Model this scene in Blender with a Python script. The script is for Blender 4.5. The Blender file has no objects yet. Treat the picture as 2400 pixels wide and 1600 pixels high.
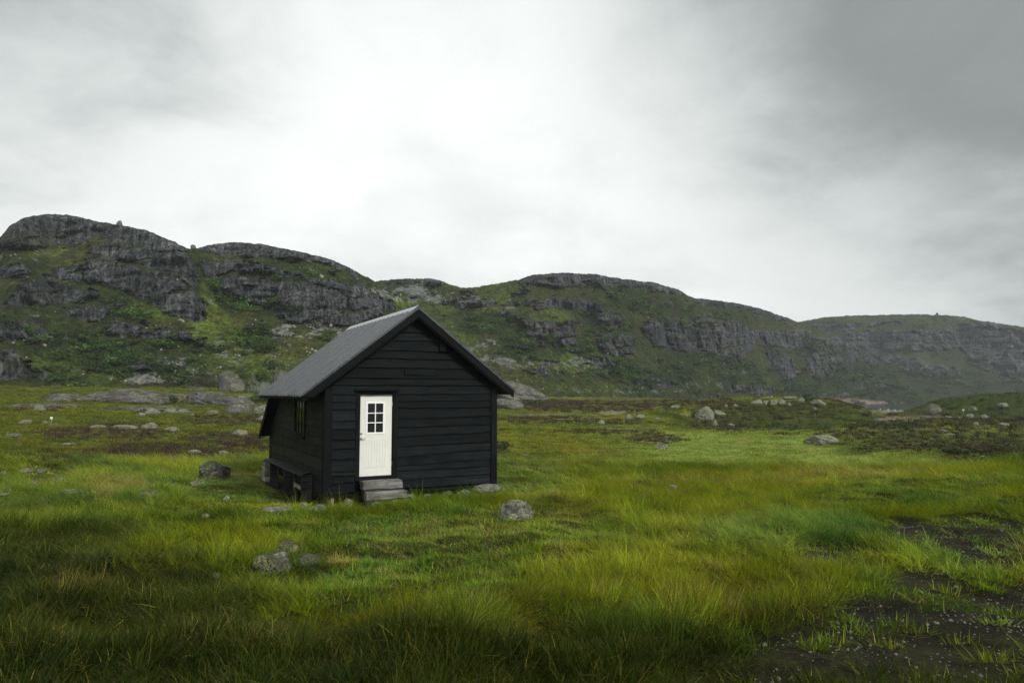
import bpy, bmesh, math, random
import numpy as np
from mathutils import Vector, Matrix, noise as mnoise

scene = bpy.context.scene
COL = scene.collection
rad = math.radians

# ------------------------------------------------------------------ camera
EYE = 2.7                       # metres above the cabin's ground
FPX, CXP, CYP, HOR = 1600.0, 1200.0, 800.0, 924.0
PITCH = math.atan((HOR - CYP) / FPX)
cam_d = bpy.data.cameras.new('camera')
cam_d.sensor_width = 36.0
cam_d.lens = 36.0 * FPX / 2400.0
cam_d.clip_start = 0.1
cam_d.clip_end = 6000.0
cam = bpy.data.objects.new('camera', cam_d)
COL.objects.link(cam)
cam.location = (0, 0, EYE)
cam.rotation_euler = (math.pi / 2 + PITCH, 0, 0)
scene.camera = cam

# ------------------------------------------------------------------ render / exposure
scene.render.engine = 'CYCLES'
scene.view_settings.view_transform = 'Standard'
scene.view_settings.look = 'None'
scene.view_settings.exposure = 0.93
scene.view_settings.gamma = 1.0
scene.view_settings.use_curve_mapping = False
cy = scene.cycles
cy.max_bounces = 5
cy.diffuse_bounces = 2
cy.glossy_bounces = 2
cy.transmission_bounces = 3
cy.transparent_max_bounces = 6
cy.volume_bounces = 0
cy.use_denoising = True
try:
    cy.denoiser = 'OPENIMAGEDENOISE'
    cy.denoising_prefilter = 'NONE'
except Exception:
    pass
cy.sample_clamp_indirect = 6.0

# ------------------------------------------------------------------ sky and sun
SUN_AZ, SUN_EL = rad(128.0), rad(36.0)     # behind thin cloud, over the camera's right shoulder
sun_dir = Vector((math.sin(SUN_AZ) * math.cos(SUN_EL), math.cos(SUN_AZ) * math.cos(SUN_EL), math.sin(SUN_EL)))

world = bpy.data.worlds.new('World')
scene.world = world
world.use_nodes = True
nt = world.node_tree
nt.nodes.clear()

def N(tree, typ, **kw):
    n = tree.nodes.new(typ)
    for k, v in kw.items():
        if k.startswith('i_'):
            key = k[2:]
            n.inputs[int(key) if key.isdigit() else key.replace('_', ' ')].default_value = v
        else:
            setattr(n, k, v)
    return n

def LK(tree, a, b):
    tree.links.new(a, b)

def math_node(tree, op, a, b=None, clamp=False):
    n = tree.nodes.new('ShaderNodeMath')
    n.operation = op
    n.use_clamp = clamp
    for i, s in enumerate((a, b)):
        if s is None:
            continue
        if isinstance(s, (int, float)):
            n.inputs[i].default_value = s
        else:
            tree.links.new(s, n.inputs[i])
    return n.outputs[0]

def map_range(tree, v, f0, f1, t0, t1, smooth=True):
    n = tree.nodes.new('ShaderNodeMapRange')
    n.interpolation_type = 'SMOOTHSTEP' if smooth else 'LINEAR'
    tree.links.new(v, n.inputs['Value'])
    n.inputs['From Min'].default_value = f0
    n.inputs['From Max'].default_value = f1
    n.inputs['To Min'].default_value = t0
    n.inputs['To Max'].default_value = t1
    return n.outputs[0]

def build_world():
    t = nt
    out = N(t, 'ShaderNodeOutputWorld')
    sky = N(t, 'ShaderNodeTexSky', sky_type='NISHITA', sun_disc=False)
    sky.sun_elevation = SUN_EL
    sky.sun_rotation = SUN_AZ
    sky.altitude = 600
    sky.dust_density = 2.0
    bg_sky = N(t, 'ShaderNodeBackground', i_1=0.06)
    LK(t, sky.outputs[0], bg_sky.inputs[0])
    co = N(t, 'ShaderNodeTexCoord')
    sep = N(t, 'ShaderNodeSeparateXYZ')
    LK(t, co.outputs['Generated'], sep.inputs[0])
    # cloud layer: direction projected on a flat ceiling
    zc = math_node(t, 'ADD', math_node(t, 'MAXIMUM', sep.outputs[2], 0.0), 0.30)
    u = math_node(t, 'DIVIDE', sep.outputs[0], zc)
    v = math_node(t, 'DIVIDE', sep.outputs[1], zc)
    comb = N(t, 'ShaderNodeCombineXYZ', i_2=3.7)
    LK(t, u, comb.inputs[0]); LK(t, v, comb.inputs[1])
    n1 = N(t, 'ShaderNodeTexNoise', noise_dimensions='3D', i_Scale=0.9, i_Detail=5.0, i_Roughness=0.5, i_Distortion=0.15)
    LK(t, comb.outputs[0], n1.inputs['Vector'])
    n2 = N(t, 'ShaderNodeTexNoise', noise_dimensions='3D', i_Scale=2.6, i_Detail=6.0, i_Roughness=0.58, i_Distortion=0.25)
    LK(t, comb.outputs[0], n2.inputs['Vector'])
    # thin bright cloud ahead, a darker bank away to the right, a lesser one at the upper left
    def toward(az, el):
        d = N(t, 'ShaderNodeVectorMath', operation='DOT_PRODUCT')
        LK(t, co.outputs['Generated'], d.inputs[0])
        d.inputs[1].default_value = (math.sin(az) * math.cos(el), math.cos(az) * math.cos(el), math.sin(el))
        return d.outputs['Value']
    wob = math_node(t, 'MULTIPLY', math_node(t, 'SUBTRACT', n1.outputs[0], 0.5), 0.40)
    wob2 = math_node(t, 'MULTIPLY', math_node(t, 'SUBTRACT', n2.outputs[0], 0.5), 0.26)
    wobs = math_node(t, 'ADD', wob, wob2)
    bank = map_range(t, math_node(t, 'ADD', toward(rad(64), rad(36)), wobs), 0.61, 0.91, 0.0, 0.70)
    bank2 = map_range(t, math_node(t, 'ADD', toward(rad(-66), rad(40)), wobs), 0.75, 0.99, 0.0, 0.66)
    bright = math_node(t, 'MULTIPLY', math_node(t, 'SUBTRACT', 1.0, bank), math_node(t, 'SUBTRACT', 1.0, bank2))
    tex = math_node(t, 'ADD', map_range(t, n1.outputs[0], 0.3, 0.7, 0.84, 1.05), math_node(t, 'MULTIPLY', wob2, 1.5))
    bright = math_node(t, 'MULTIPLY', bright, tex)
    # overcast sky: brighter overhead than at the horizon
    over = map_range(t, sep.outputs[2], 0.50, 0.95, 1.0, 1.5)
    bright = math_node(t, 'MULTIPLY', bright, over)
    bright = math_node(t, 'MULTIPLY', bright, CLOUD)
    ramp = N(t, 'ShaderNodeMix', data_type='RGBA')
    LK(t, map_range(t, bright, 0.15, 0.8, 0.0, 1.0), ramp.inputs['Factor'])
    ramp.inputs['A'].default_value = (0.93, 1.0, 0.985, 1)
    ramp.inputs['B'].default_value = (0.995, 1.0, 0.985, 1)
    bg = N(t, 'ShaderNodeBackground')
    LK(t, ramp.outputs['Result'], bg.inputs[0])
    LK(t, bright, bg.inputs[1])
    mix = N(t, 'ShaderNodeMixShader', i_0=0.975)
    LK(t, bg_sky.outputs[0], mix.inputs[1]); LK(t, bg.outputs[0], mix.inputs[2])
    LK(t, mix.outputs[0], out.inputs[0])

CLOUD = 0.54
build_world()

sun_d = bpy.data.lights.new('sun', 'SUN')
sun_d.energy = 1.5
sun_d.angle = rad(11)
sun_d.color = (1.0, 0.97, 0.91)
sun = bpy.data.objects.new('sun', sun_d)
COL.objects.link(sun)
sun.rotation_euler = sun_dir.to_track_quat('Z', 'Y').to_euler()
sun.location = (0, 0, 60)

# ------------------------------------------------------------------ numeric helpers
def _hash(ix, iy, iz, seed):
    h = (ix.astype(np.uint32) * np.uint32(374761393) + iy.astype(np.uint32) * np.uint32(668265263)
         + iz.astype(np.uint32) * np.uint32(2147483647 - 58) + np.uint32(seed * 1442695 & 0xffffffff))
    h = (h ^ (h >> np.uint32(13))) * np.uint32(1274126177)
    h = (h ^ (h >> np.uint32(16))) * np.uint32(2246822519)
    h = h ^ (h >> np.uint32(15))
    return h

def vnoise2(x, y, seed=0):
    """gradient noise, about -1..1"""
    x = np.asarray(x, dtype=np.float64); y = np.asarray(y, dtype=np.float64)
    x0 = np.floor(x); y0 = np.floor(y)
    fx = x - x0; fy = y - y0
    ix = x0.astype(np.int64); iy = y0.astype(np.int64)
    sx = fx * fx * fx * (fx * (fx * 6 - 15) + 10); sy = fy * fy * fy * (fy * (fy * 6 - 15) + 10)
    def g(i, j):
        a = _hash(ix + i, iy + j, np.zeros_like(ix), seed).astype(np.float64) * (2 * math.pi / 4294967296.0)
        return np.cos(a) * (fx - i) + np.sin(a) * (fy - j)
    a = g(0, 0); b = g(1, 0); c = g(0, 1); d = g(1, 1)
    u = a + (b - a) * sx; w = c + (d - c) * sx
    return (u + (w - u) * sy) * 1.45

def vnoise3(x, y, z, seed=0):
    """value noise, -1..1"""
    x0 = np.floor(x); y0 = np.floor(y); z0 = np.floor(z)
    fx = x - x0; fy = y - y0; fz = z - z0
    ix = x0.astype(np.int64); iy = y0.astype(np.int64); iz = z0.astype(np.int64)
    fx = fx * fx * (3 - 2 * fx); fy = fy * fy * (3 - 2 * fy); fz = fz * fz * (3 - 2 * fz)
    def g(i, j, k):
        return _hash(ix + i, iy + j, iz + k, seed).astype(np.float64) * (2 / 4294967296.0) - 1
    def l(a, b, t):
        return a + (b - a) * t
    return l(l(l(g(0,0,0), g(1,0,0), fx), l(g(0,1,0), g(1,1,0), fx), fy),
             l(l(g(0,0,1), g(1,0,1), fx), l(g(0,1,1), g(1,1,1), fx), fy), fz)

def fbm2(x, y, oct=4, seed=0, gain=0.5):
    s = 0.0; a = 1.0; t = 0.0; f = 1.0
    for o in range(oct):
        s = s + a * vnoise2(x * f + 17.3 * o, y * f - 9.1 * o, seed + o)
        t += a; a *= gain; f *= 2.03
    return s / t * 1.3

def fbm3(x, y, z, oct=4, seed=0, gain=0.5):
    s = 0.0; a = 1.0; t = 0.0; f = 1.0
    for o in range(oct):
        s = s + a * vnoise3(x * f + 7.7 * o, y * f + 3.1 * o, z * f - 5.3 * o, seed + o)
        t += a; a *= gain; f *= 2.03
    return s / t * 1.25

def sstep(a, b, x):
    t = np.clip((x - a) / (b - a), 0, 1)
    return t * t * (3 - 2 * t)

def lerp(a, b, t):
    return a + (b - a) * t

def view_xy(x, y, z):
    """where a world point is seen in the 2400 x 1600 photograph; only used to survey positions"""
    c, s = math.cos(PITCH), math.sin(PITCH)
    zz = z - EYE
    f = np.maximum(y * c + zz * s, 0.05)
    return CXP + FPX * x / f, CYP - FPX * (-y * s + zz * c) / f

def view_ray(px, py):
    X = (px - CXP) / FPX; Y = (CYP - py) / FPX
    c, s = math.cos(PITCH), math.sin(PITCH)
    return X, c - Y * s, s + Y * c

def mesh_from(name, verts, faces, mat=None, smooth=True):
    me = bpy.data.meshes.new(name)
    verts = np.asarray(verts, dtype=np.float32); faces = np.asarray(faces, dtype=np.int32)
    me.vertices.add(len(verts)); me.vertices.foreach_set('co', verts.ravel())
    k = faces.shape[1]
    me.loops.add(faces.size); me.loops.foreach_set('vertex_index', faces.ravel())
    me.polygons.add(len(faces))
    me.polygons.foreach_set('loop_start', np.arange(0, faces.size, k, dtype=np.int32))
    me.polygons.foreach_set('loop_total', np.full(len(faces), k, dtype=np.int32))
    me.update(calc_edges=True)
    if smooth:
        me.polygons.foreach_set('use_smooth', np.ones(len(faces), dtype=bool))
    if mat:
        me.materials.append(mat)
    return me

def set_attr(me, name, typ, data, domain='POINT'):
    a = me.attributes.new(name, typ, domain)
    key = {'FLOAT_COLOR': 'color', 'FLOAT_VECTOR': 'vector', 'FLOAT': 'value', 'INT': 'value'}[typ]
    a.data.foreach_set(key, np.asarray(data, dtype=np.int32 if typ == 'INT' else np.float32).ravel())

def grid_faces(nr, nc):
    i = np.arange(nr - 1)[:, None] * nc + np.arange(nc - 1)[None, :]
    i = i.ravel()
    return np.stack([i, i + 1, i + nc + 1, i + nc], 1)

def link(name, me, parent=None):
    o = bpy.data.objects.new(name, me)
    COL.objects.link(o)
    if parent is not None:
        o.parent = parent
    return o

def tag(o, label=None, cat=None, group=None, kind=None):
    if label: o['label'] = label
    if cat: o['category'] = cat
    if group: o['group'] = group
    if kind: o['kind'] = kind
    return o

def empty(name, loc, rz=0.0, parent=None):
    o = bpy.data.objects.new(name, None)
    COL.objects.link(o)
    o.location = loc
    o.rotation_euler = (0, 0, rz)
    if parent: o.parent = parent
    return o

def rgba(c):
    return np.concatenate([np.clip(c, 0, 1), np.ones((len(c), 1))], 1)

C3 = lambda *v: np.array(v, dtype=np.float64)
def mixc(col, c, w):
    return col + (np.asarray(c) - col) * w[..., None]

def ellipses(px, py, lst, warp):
    m = np.zeros_like(px)
    for (cx, cy_, rx, ry, w) in lst:
        d = np.sqrt(((px - cx) / rx) ** 2 + ((py - cy_) / ry) ** 2) + warp
        m = np.maximum(m, w * sstep(1.2, 0.75, d))
    return m
# ------------------------------------------------------------------ materials
def new_mat(name):
    m = bpy.data.materials.new(name)
    m.use_nodes = True
    m.node_tree.nodes.clear()
    return m, m.node_tree

def bsdf_out(t, rough=0.9, spec=0.2):
    out = N(t, 'ShaderNodeOutputMaterial')
    b = N(t, 'ShaderNodeBsdfPrincipled')
    b.inputs['Roughness'].default_value = rough
    b.inputs['Specular IOR Level'].default_value = spec
    LK(t, b.outputs[0], out.inputs[0])
    return b, out

def noise_node(t, vec, scale, detail=4.0, rough=0.55, dist=0.0):
    n = N(t, 'ShaderNodeTexNoise', i_Scale=scale, i_Detail=detail, i_Roughness=rough, i_Distortion=dist)
    if vec is not None:
        LK(t, vec, n.inputs['Vector'])
    return n.outputs['Fac']

def scaled(t, vec, s):
    m = N(t, 'ShaderNodeMapping')
    LK(t, vec, m.inputs['Vector'])
    m.inputs['Scale'].default_value = s
    return m.outputs[0]

def mixrgb(t, fac, a, b, blend='MIX'):
    n = N(t, 'ShaderNodeMix', data_type='RGBA', blend_type=blend)
    for s, v in (('Factor', fac), ('A', a), ('B', b)):
        if isinstance(v, (int, float)):
            n.inputs[s].default_value = v
        elif isinstance(v, tuple):
            n.inputs[s].default_value = (*v, 1)
        else:
            LK(t, v, n.inputs[s])
    return n.outputs['Result']

def bump(t, b, height, strength, dist):
    n = N(t, 'ShaderNodeBump', i_Strength=strength, i_Distance=dist)
    LK(t, height, n.inputs['Height'])
    LK(t, n.outputs[0], b.inputs['Normal'])

def scale_col(t, col, fac_out):
    """multiply a colour by a scalar output"""
    c = N(t, 'ShaderNodeVectorMath', operation='SCALE')
    LK(t, col, c.inputs[0])
    LK(t, fac_out, c.inputs['Scale'])
    return c.outputs[0]

def make_terrain_mat():
    m, t = new_mat('moor_ground')
    b, out = bsdf_out(t, 0.95, 0.12)
    a = N(t, 'ShaderNodeAttribute', attribute_name='Col')
    geo = N(t, 'ShaderNodeNewGeometry')
    pos = geo.outputs['Position']
    f1 = noise_node(t, pos, 9.0, 5, 0.65)
    f2 = noise_node(t, pos, 1.4, 5, 0.65)
    k = math_node(t, 'MULTIPLY', map_range(t, f1, 0.25, 0.75, 0.55, 1.45), map_range(t, f2, 0.25, 0.75, 0.65, 1.35))
    LK(t, scale_col(t, a.outputs['Color'], k), b.inputs['Base Color'])
    h = math_node(t, 'ADD', f1, math_node(t, 'MULTIPLY', f2, 2.0))
    f3 = noise_node(t, pos, 38.0, 4, 0.7)
    h = math_node(t, 'ADD', h, math_node(t, 'MULTIPLY', f3, 0.35))
    bump(t, b, h, 0.9, 0.14)
    return m

def make_hill_mat():
    m, t = new_mat('hillside')
    b, out = bsdf_out(t, 0.92, 0.15)
    a = N(t, 'ShaderNodeAttribute', attribute_name='Col')
    rk = N(t, 'ShaderNodeAttribute', attribute_name='rock')
    geo = N(t, 'ShaderNodeNewGeometry')
    pos = geo.outputs['Position']
    # rock: vertical water streaks and cross joints; turf: tussocks
    streak = noise_node(t, scaled(t, pos, (1.0, 1.0, 0.07)), 1.0, 6, 0.68, 0.3)
    joint = noise_node(t, scaled(t, pos, (0.07, 0.07, 0.42)), 1.0, 5, 0.65, 0.4)
    fine = noise_node(t, pos, 1.5, 6, 0.75)
    turf = noise_node(t, pos, 0.45, 5, 0.7)
    kr = math_node(t, 'MULTIPLY', map_range(t, streak, 0.32, 0.70, 0.25, 2.1), map_range(t, fine, 0.32, 0.68, 0.55, 1.5))
    kr = math_node(t, 'MULTIPLY', kr, map_range(t, joint, 0.32, 0.5, 0.6, 1.1))
    kt = math_node(t, 'MULTIPLY', map_range(t, turf, 0.3, 0.7, 0.45, 1.6), map_range(t, fine, 0.32, 0.68, 0.45, 1.6))
    k = N(t, 'ShaderNodeMix', data_type='FLOAT')
    LK(t, rk.outputs['Fac'], k.inputs['Factor']); LK(t, kt, k.inputs['A']); LK(t, kr, k.inputs['B'])
    LK(t, scale_col(t, a.outputs['Color'], k.outputs['Result']), b.inputs['Base Color'])
    hr = math_node(t, 'ADD', math_node(t, 'MULTIPLY', streak, 1.3), math_node(t, 'ADD', joint, math_node(t, 'MULTIPLY', fine, 0.6)))
    ht = math_node(t, 'ADD', turf, math_node(t, 'MULTIPLY', fine, 0.5))
    hm = N(t, 'ShaderNodeMix', data_type='FLOAT')
    LK(t, rk.outputs['Fac'], hm.inputs['Factor']); LK(t, ht, hm.inputs['A']); LK(t, hr, hm.inputs['B'])
    bump(t, b, hm.outputs['Result'], 1.0, 2.2)
    return m

def make_blade_mat(name, rough=0.5, trans=0.35, straw=(0.36, 0.31, 0.05), straw_amt=0.06):
    """grass: colour comes from each clump's own 'col', blades vary, some are dry straw, tips are drier"""
    m, t = new_mat(name)
    out = N(t, 'ShaderNodeOutputMaterial')
    col = N(t, 'ShaderNodeAttribute', attribute_name='col', attribute_type='INSTANCER')
    bl = N(t, 'ShaderNodeAttribute', attribute_name='bl')
    sep = N(t, 'ShaderNodeSeparateColor')
    LK(t, bl.outputs['Color'], sep.inputs[0])
    k = map_range(t, sep.outputs[0], 0, 1, 0.62, 1.45, False)
    c = scale_col(t, col.outputs['Color'], k)
    dry = math_node(t, 'MULTIPLY', map_range(t, sep.outputs[0], 1 - straw_amt - 0.02, 1 - straw_amt, 0, 0.6), 1.0)
    tip = math_node(t, 'MULTIPLY', map_range(t, sep.outputs[1], 0.45, 1.0, 0, 0.35), sep.outputs[2])
    c = mixrgb(t, math_node(t, 'MAXIMUM', dry, tip), c, straw)
    p = N(t, 'ShaderNodeBsdfPrincipled')
    p.inputs['Roughness'].default_value = rough
    p.inputs['Specular IOR Level'].default_value = 0.10
    LK(t, c, p.inputs['Base Color'])
    tr = N(t, 'ShaderNodeBsdfTranslucent')
    LK(t, c, tr.inputs[0])
    mx = N(t, 'ShaderNodeMixShader', i_0=trans)
    LK(t, p.outputs[0], mx.inputs[1]); LK(t, tr.outputs[0], mx.inputs[2])
    LK(t, mx.outputs[0], out.inputs[0])
    return m

def make_rock_mat(name, c0, c1, lich=(0.42, 0.45, 0.36), yel=(0.30, 0.27, 0.05), lich_amt=0.5, yel_amt=0.08, moss_amt=0.25, scale=1.0):
    m, t = new_mat(name)
    b, out = bsdf_out(t, 0.9, 0.2)
    co = N(t, 'ShaderNodeTexCoord')
    oi = N(t, 'ShaderNodeObjectInfo')
    off = N(t, 'ShaderNodeVectorMath', operation='ADD')
    rnd = N(t, 'ShaderNodeVectorMath', operation='SCALE')
    cv = N(t, 'ShaderNodeCombineXYZ')
    for i in range(3): LK(t, oi.outputs['Random'], cv.inputs[i])
    LK(t, cv.outputs[0], rnd.inputs[0]); rnd.inputs['Scale'].default_value = 37.0
    LK(t, co.outputs['Object'], off.inputs[0]); LK(t, rnd.outputs[0], off.inputs[1])
    v = off.outputs[0]
    big = noise_node(t, v, 2.2 * scale, 4, 0.6)
    mid = noise_node(t, v, 9 * scale, 6, 0.72)
    fin = noise_node(t, v, 40 * scale, 4, 0.7)
    c = mixrgb(t, map_range(t, big, 0.35, 0.65, 0, 1), c0, c1)
    lm = math_node(t, 'MULTIPLY', map_range(t, mid, 0.58 - 0.25 * lich_amt, 0.70 - 0.25 * lich_amt, 0, 1), map_range(t, fin, 0.4, 0.6, 0.25, 0.9))
    c = mixrgb(t, lm, c, lich)
    ym = map_range(t, noise_node(t, v, 5 * scale, 5, 0.7, 0.6), 0.72 - yel_amt * 2, 0.78 - yel_amt * 2, 0, 0.7)
    c = mixrgb(t, math_node(t, 'MULTIPLY', ym, map_range(t, fin, 0.35, 0.6, 0.2, 1)), c, yel)
    # moss sits on faces that look up and low around the foot
    geo = N(t, 'ShaderNodeNewGeometry')
    nz = N(t, 'ShaderNodeSeparateXYZ'); LK(t, geo.outputs['Normal'], nz.inputs[0])
    ms = math_node(t, 'MULTIPLY', map_range(t, nz.outputs[2], 0.2, 0.9, 0, 1), map_range(t, noise_node(t, v, 3.1 * scale, 5, 0.7), 0.66 - moss_amt * 0.4, 0.72 - moss_amt * 0.4, 0, 0.9))
    c = mixrgb(t, ms, c, (0.055, 0.058, 0.014))
    c = scale_col(t, c, map_range(t, fin, 0.3, 0.7, 0.7, 1.3))
    LK(t, c, b.inputs['Base Color'])
    h = math_node(t, 'ADD', math_node(t, 'MULTIPLY', mid, 1.0), math_node(t, 'MULTIPLY', fin, 0.4))
    bump(t, b, h, 0.9, 0.06 / scale)
    return m

def make_wood_mat(name, c0, c1, rough=0.6, spec=0.3, axis='X', bumpd=0.004, chips=0.0):
    """painted or weathered boards with grain along the board"""
    m, t = new_mat(name)
    b, out = bsdf_out(t, rough, spec)
    co = N(t, 'ShaderNodeTexCoord')
    oi = N(t, 'ShaderNodeObjectInfo')
    cv = N(t, 'ShaderNodeCombineXYZ')
    for i in range(3): LK(t, oi.outputs['Random'], cv.inputs[i])
    sc = N(t, 'ShaderNodeVectorMath', operation='SCALE'); sc.inputs['Scale'].default_value = 23.0
    LK(t, cv.outputs[0], sc.inputs[0])
    ad = N(t, 'ShaderNodeVectorMath', operation='ADD')
    LK(t, co.outputs['Object'], ad.inputs[0]); LK(t, sc.outputs[0], ad.inputs[1])
    s = {'X': (1.2, 30, 30), 'Y': (30, 1.2, 30), 'Z': (30, 30, 1.2)}[axis]
    g = noise_node(t, scaled(t, ad.outputs[0], s), 1.0, 5, 0.65, 0.4)
    w = noise_node(t, ad.outputs[0], 1.7, 4, 0.6)
    c = mixrgb(t, map_range(t, g, 0.3, 0.7, 0, 1), c0, c1)
    k = math_node(t, 'MULTIPLY', map_range(t, w, 0.3, 0.7, 0.55, 1.5), map_range(t, oi.outputs['Random'], 0, 1, 0.68, 1.4, False))
    c = scale_col(t, c, k)
    if chips > 0:
        ch = map_range(t, noise_node(t, scaled(t, ad.outputs[0], (6, 25, 25)), 1.0, 3, 0.5), 0.80 - chips, 0.83 - chips, 0, 0.8)
        c = mixrgb(t, ch, c, (0.16, 0.155, 0.14))
    LK(t, c, b.inputs['Base Color'])
    LK(t, map_range(t, w, 0.3, 0.7, rough - 0.1, rough + 0.12), b.inputs['Roughness'])
    bump(t, b, math_node(t, 'ADD', g, math_node(t, 'MULTIPLY', w, 0.6)), 0.8, bumpd)
    return m

def make_plain(name, c, rough=0.5, spec=0.4, metallic=0.0, nscale=0.0, namt=0.2):
    m, t = new_mat(name)
    b, out = bsdf_out(t, rough, spec)
    b.inputs['Metallic'].default_value = metallic
    if nscale > 0:
        co = N(t, 'ShaderNodeTexCoord')
        n = noise_node(t, co.outputs['Object'], nscale, 5, 0.65)
        r = N(t, 'ShaderNodeRGB'); r.outputs[0].default_value = (*c, 1)
        LK(t, scale_col(t, r.outputs[0], map_range(t, n, 0.3, 0.7, 1 - namt, 1 + namt)), b.inputs['Base Color'])
        LK(t, map_range(t, n, 0.3, 0.7, max(0.03, rough - 0.08), rough + 0.1), b.inputs['Roughness'])
        bump(t, b, n, 0.25, 0.003)
    else:
        b.inputs['Base Color'].default_value = (*c, 1)
    return m

def make_leaf_mat(name):
    m, t = new_mat(name)
    out = N(t, 'ShaderNodeOutputMaterial')
    col = N(t, 'ShaderNodeAttribute', attribute_name='col', attribute_type='INSTANCER')
    bl = N(t, 'ShaderNodeAttribute', attribute_name='bl')
    sep = N(t, 'ShaderNodeSeparateColor'); LK(t, bl.outputs['Color'], sep.inputs[0])
    c = scale_col(t, col.outputs['Color'], map_range(t, sep.outputs[0], 0, 1, 0.6, 1.5, False))
    p = N(t, 'ShaderNodeBsdfPrincipled'); p.inputs['Roughness'].default_value = 0.6
    p.inputs['Specular IOR Level'].default_value = 0.2
    LK(t, c, p.inputs['Base Color'])
    tr = N(t, 'ShaderNodeBsdfTranslucent'); LK(t, c, tr.inputs[0])
    mx = N(t, 'ShaderNodeMixShader', i_0=0.3)
    LK(t, p.outputs[0], mx.inputs[1]); LK(t, tr.outputs[0], mx.inputs[2])
    LK(t, mx.outputs[0], out.inputs[0])
    return m

def make_water_mat(name, c, rough=0.06, rip=0.35):
    m, t = new_mat(name)
    b, out = bsdf_out(t, rough, 0.5)
    b.inputs['Base Color'].default_value = (*c, 1)
    b.inputs['IOR'].default_value = 1.33
    geo = N(t, 'ShaderNodeNewGeometry')
    n = noise_node(t, scaled(t, geo.outputs['Position'], (0.9, 0.5, 1)), 1.0, 4, 0.6)
    bump(t, b, n, rip, 0.25)
    return m

def make_glass_mat(name):
    m, t = new_mat(name)
    out = N(t, 'ShaderNodeOutputMaterial')
    tr = N(t, 'ShaderNodeBsdfTransparent'); tr.inputs[0].default_value = (0.55, 0.6, 0.58, 1)
    gl = N(t, 'ShaderNodeBsdfGlossy'); gl.inputs['Roughness'].default_value = 0.03
    fr = N(t, 'ShaderNodeFresnel'); fr.inputs[0].default_value = 1.5
    mx = N(t, 'ShaderNodeMixShader')
    df = N(t, 'ShaderNodeBsdfDiffuse'); df.inputs[0].default_value = (0.045, 0.052, 0.052, 1)
    m2 = N(t, 'ShaderNodeMixShader', i_0=0.30)
    LK(t, tr.outputs[0], m2.inputs[1]); LK(t, df.outputs[0], m2.inputs[2])
    LK(t, fr.outputs[0], mx.inputs[0]); LK(t, m2.outputs[0], mx.inputs[1]); LK(t, gl.outputs[0], mx.inputs[2])
    LK(t, mx.outputs[0], out.inputs[0])
    return m

M_GROUND = make_terrain_mat()
M_HILL = make_hill_mat()
M_GRASS = make_blade_mat('grass_blade')
M_STRAW = make_blade_mat('dry_grass_blade', 0.6, 0.3, (0.45, 0.34, 0.13), 0.35)
M_HEATHER = make_blade_mat('heather_twig', 0.8, 0.1, (0.10, 0.05, 0.06), 0.2)
M_LEAF = make_leaf_mat('birch_leaf')
M_ROCK = make_rock_mat('lichened_rock', (0.085, 0.085, 0.078), (0.14, 0.138, 0.118), (0.26, 0.28, 0.20), (0.26, 0.25, 0.05), 0.5, 0.09, 0.3)
M_ROCKD = make_rock_mat('dark_lichened_rock', (0.045, 0.052, 0.045), (0.075, 0.083, 0.068), (0.15, 0.175, 0.13), lich_amt=0.55, moss_amt=0.3)
M_ROCKM = make_rock_mat('mossy_rock', (0.07, 0.07, 0.066), (0.12, 0.12, 0.112), (0.30, 0.32, 0.29), (0.30, 0.29, 0.08), 0.35, 0.1, 0.95)
M_SLAB = make_rock_mat('glaciated_slab', (0.075, 0.074, 0.079), (0.135, 0.13, 0.125), (0.20, 0.20, 0.15), (0.26, 0.22, 0.05), 0.3, 0.07, 0.45, 0.22)
M_SCREE = make_rock_mat('scree_rock', (0.11, 0.11, 0.105), (0.18, 0.18, 0.16), (0.30, 0.31, 0.25), lich_amt=0.6, moss_amt=0.15, scale=0.6)
M_PEBBLE = make_rock_mat('gravel_stone', (0.14, 0.13, 0.115), (0.32, 0.31, 0.28), lich_amt=0.2, moss_amt=0.0, scale=4)
M_BLACK = make_wood_mat('black_stained_board', (0.0030, 0.0040, 0.0046), (0.0085, 0.0108, 0.0118), 0.66, 0.07, 'X', 0.004)
M_BLACKY = make_wood_mat('black_side_board_olive_bounce', (0.0065, 0.0076, 0.0052), (0.014, 0.0150, 0.0098), 0.66, 0.08, 'Y', 0.004)  # same black stain, with olive bounce light from the meadow mixed into the colour
M_BLACKZ = make_wood_mat('black_stained_trim', (0.0026, 0.0032, 0.0034), (0.0055, 0.0066, 0.0070), 0.62, 0.09, 'Z', 0.003)
M_GREYWOOD = make_wood_mat('weathered_grey_timber', (0.085, 0.082, 0.074), (0.23, 0.225, 0.205), 0.85, 0.15, 'X', 0.008)
M_GREYWOODY = make_wood_mat('weathered_grey_board', (0.085, 0.082, 0.074), (0.21, 0.205, 0.185), 0.85, 0.15, 'Y', 0.006)
M_DARKTIMBER = make_wood_mat('dark_damp_timber', (0.018, 0.017, 0.015), (0.05, 0.046, 0.040), 0.8, 0.12, 'X', 0.006)
M_POSTWOOD = make_wood_mat('pale_post_wood', (0.17, 0.155, 0.125), (0.30, 0.28, 0.23), 0.85, 0.15, 'Z', 0.005)
M_BENCHTOP = make_wood_mat('worn_black_bench_board', (0.014, 0.015, 0.016), (0.034, 0.035, 0.036), 0.5, 0.35, 'Y', 0.004, 0.10)
M_WHITE = make_plain('white_door_paint', (0.68, 0.68, 0.625), 0.42, 0.4, 0.0, 3.0, 0.04)
M_WHITE2 = make_plain('white_window_paint', (0.82, 0.82, 0.82), 0.4, 0.4)
M_ROOF = make_plain('dark_corrugated_steel', (0.030, 0.036, 0.041), 0.30, 0.8, 0.0, 2.5, 0.22)
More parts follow.
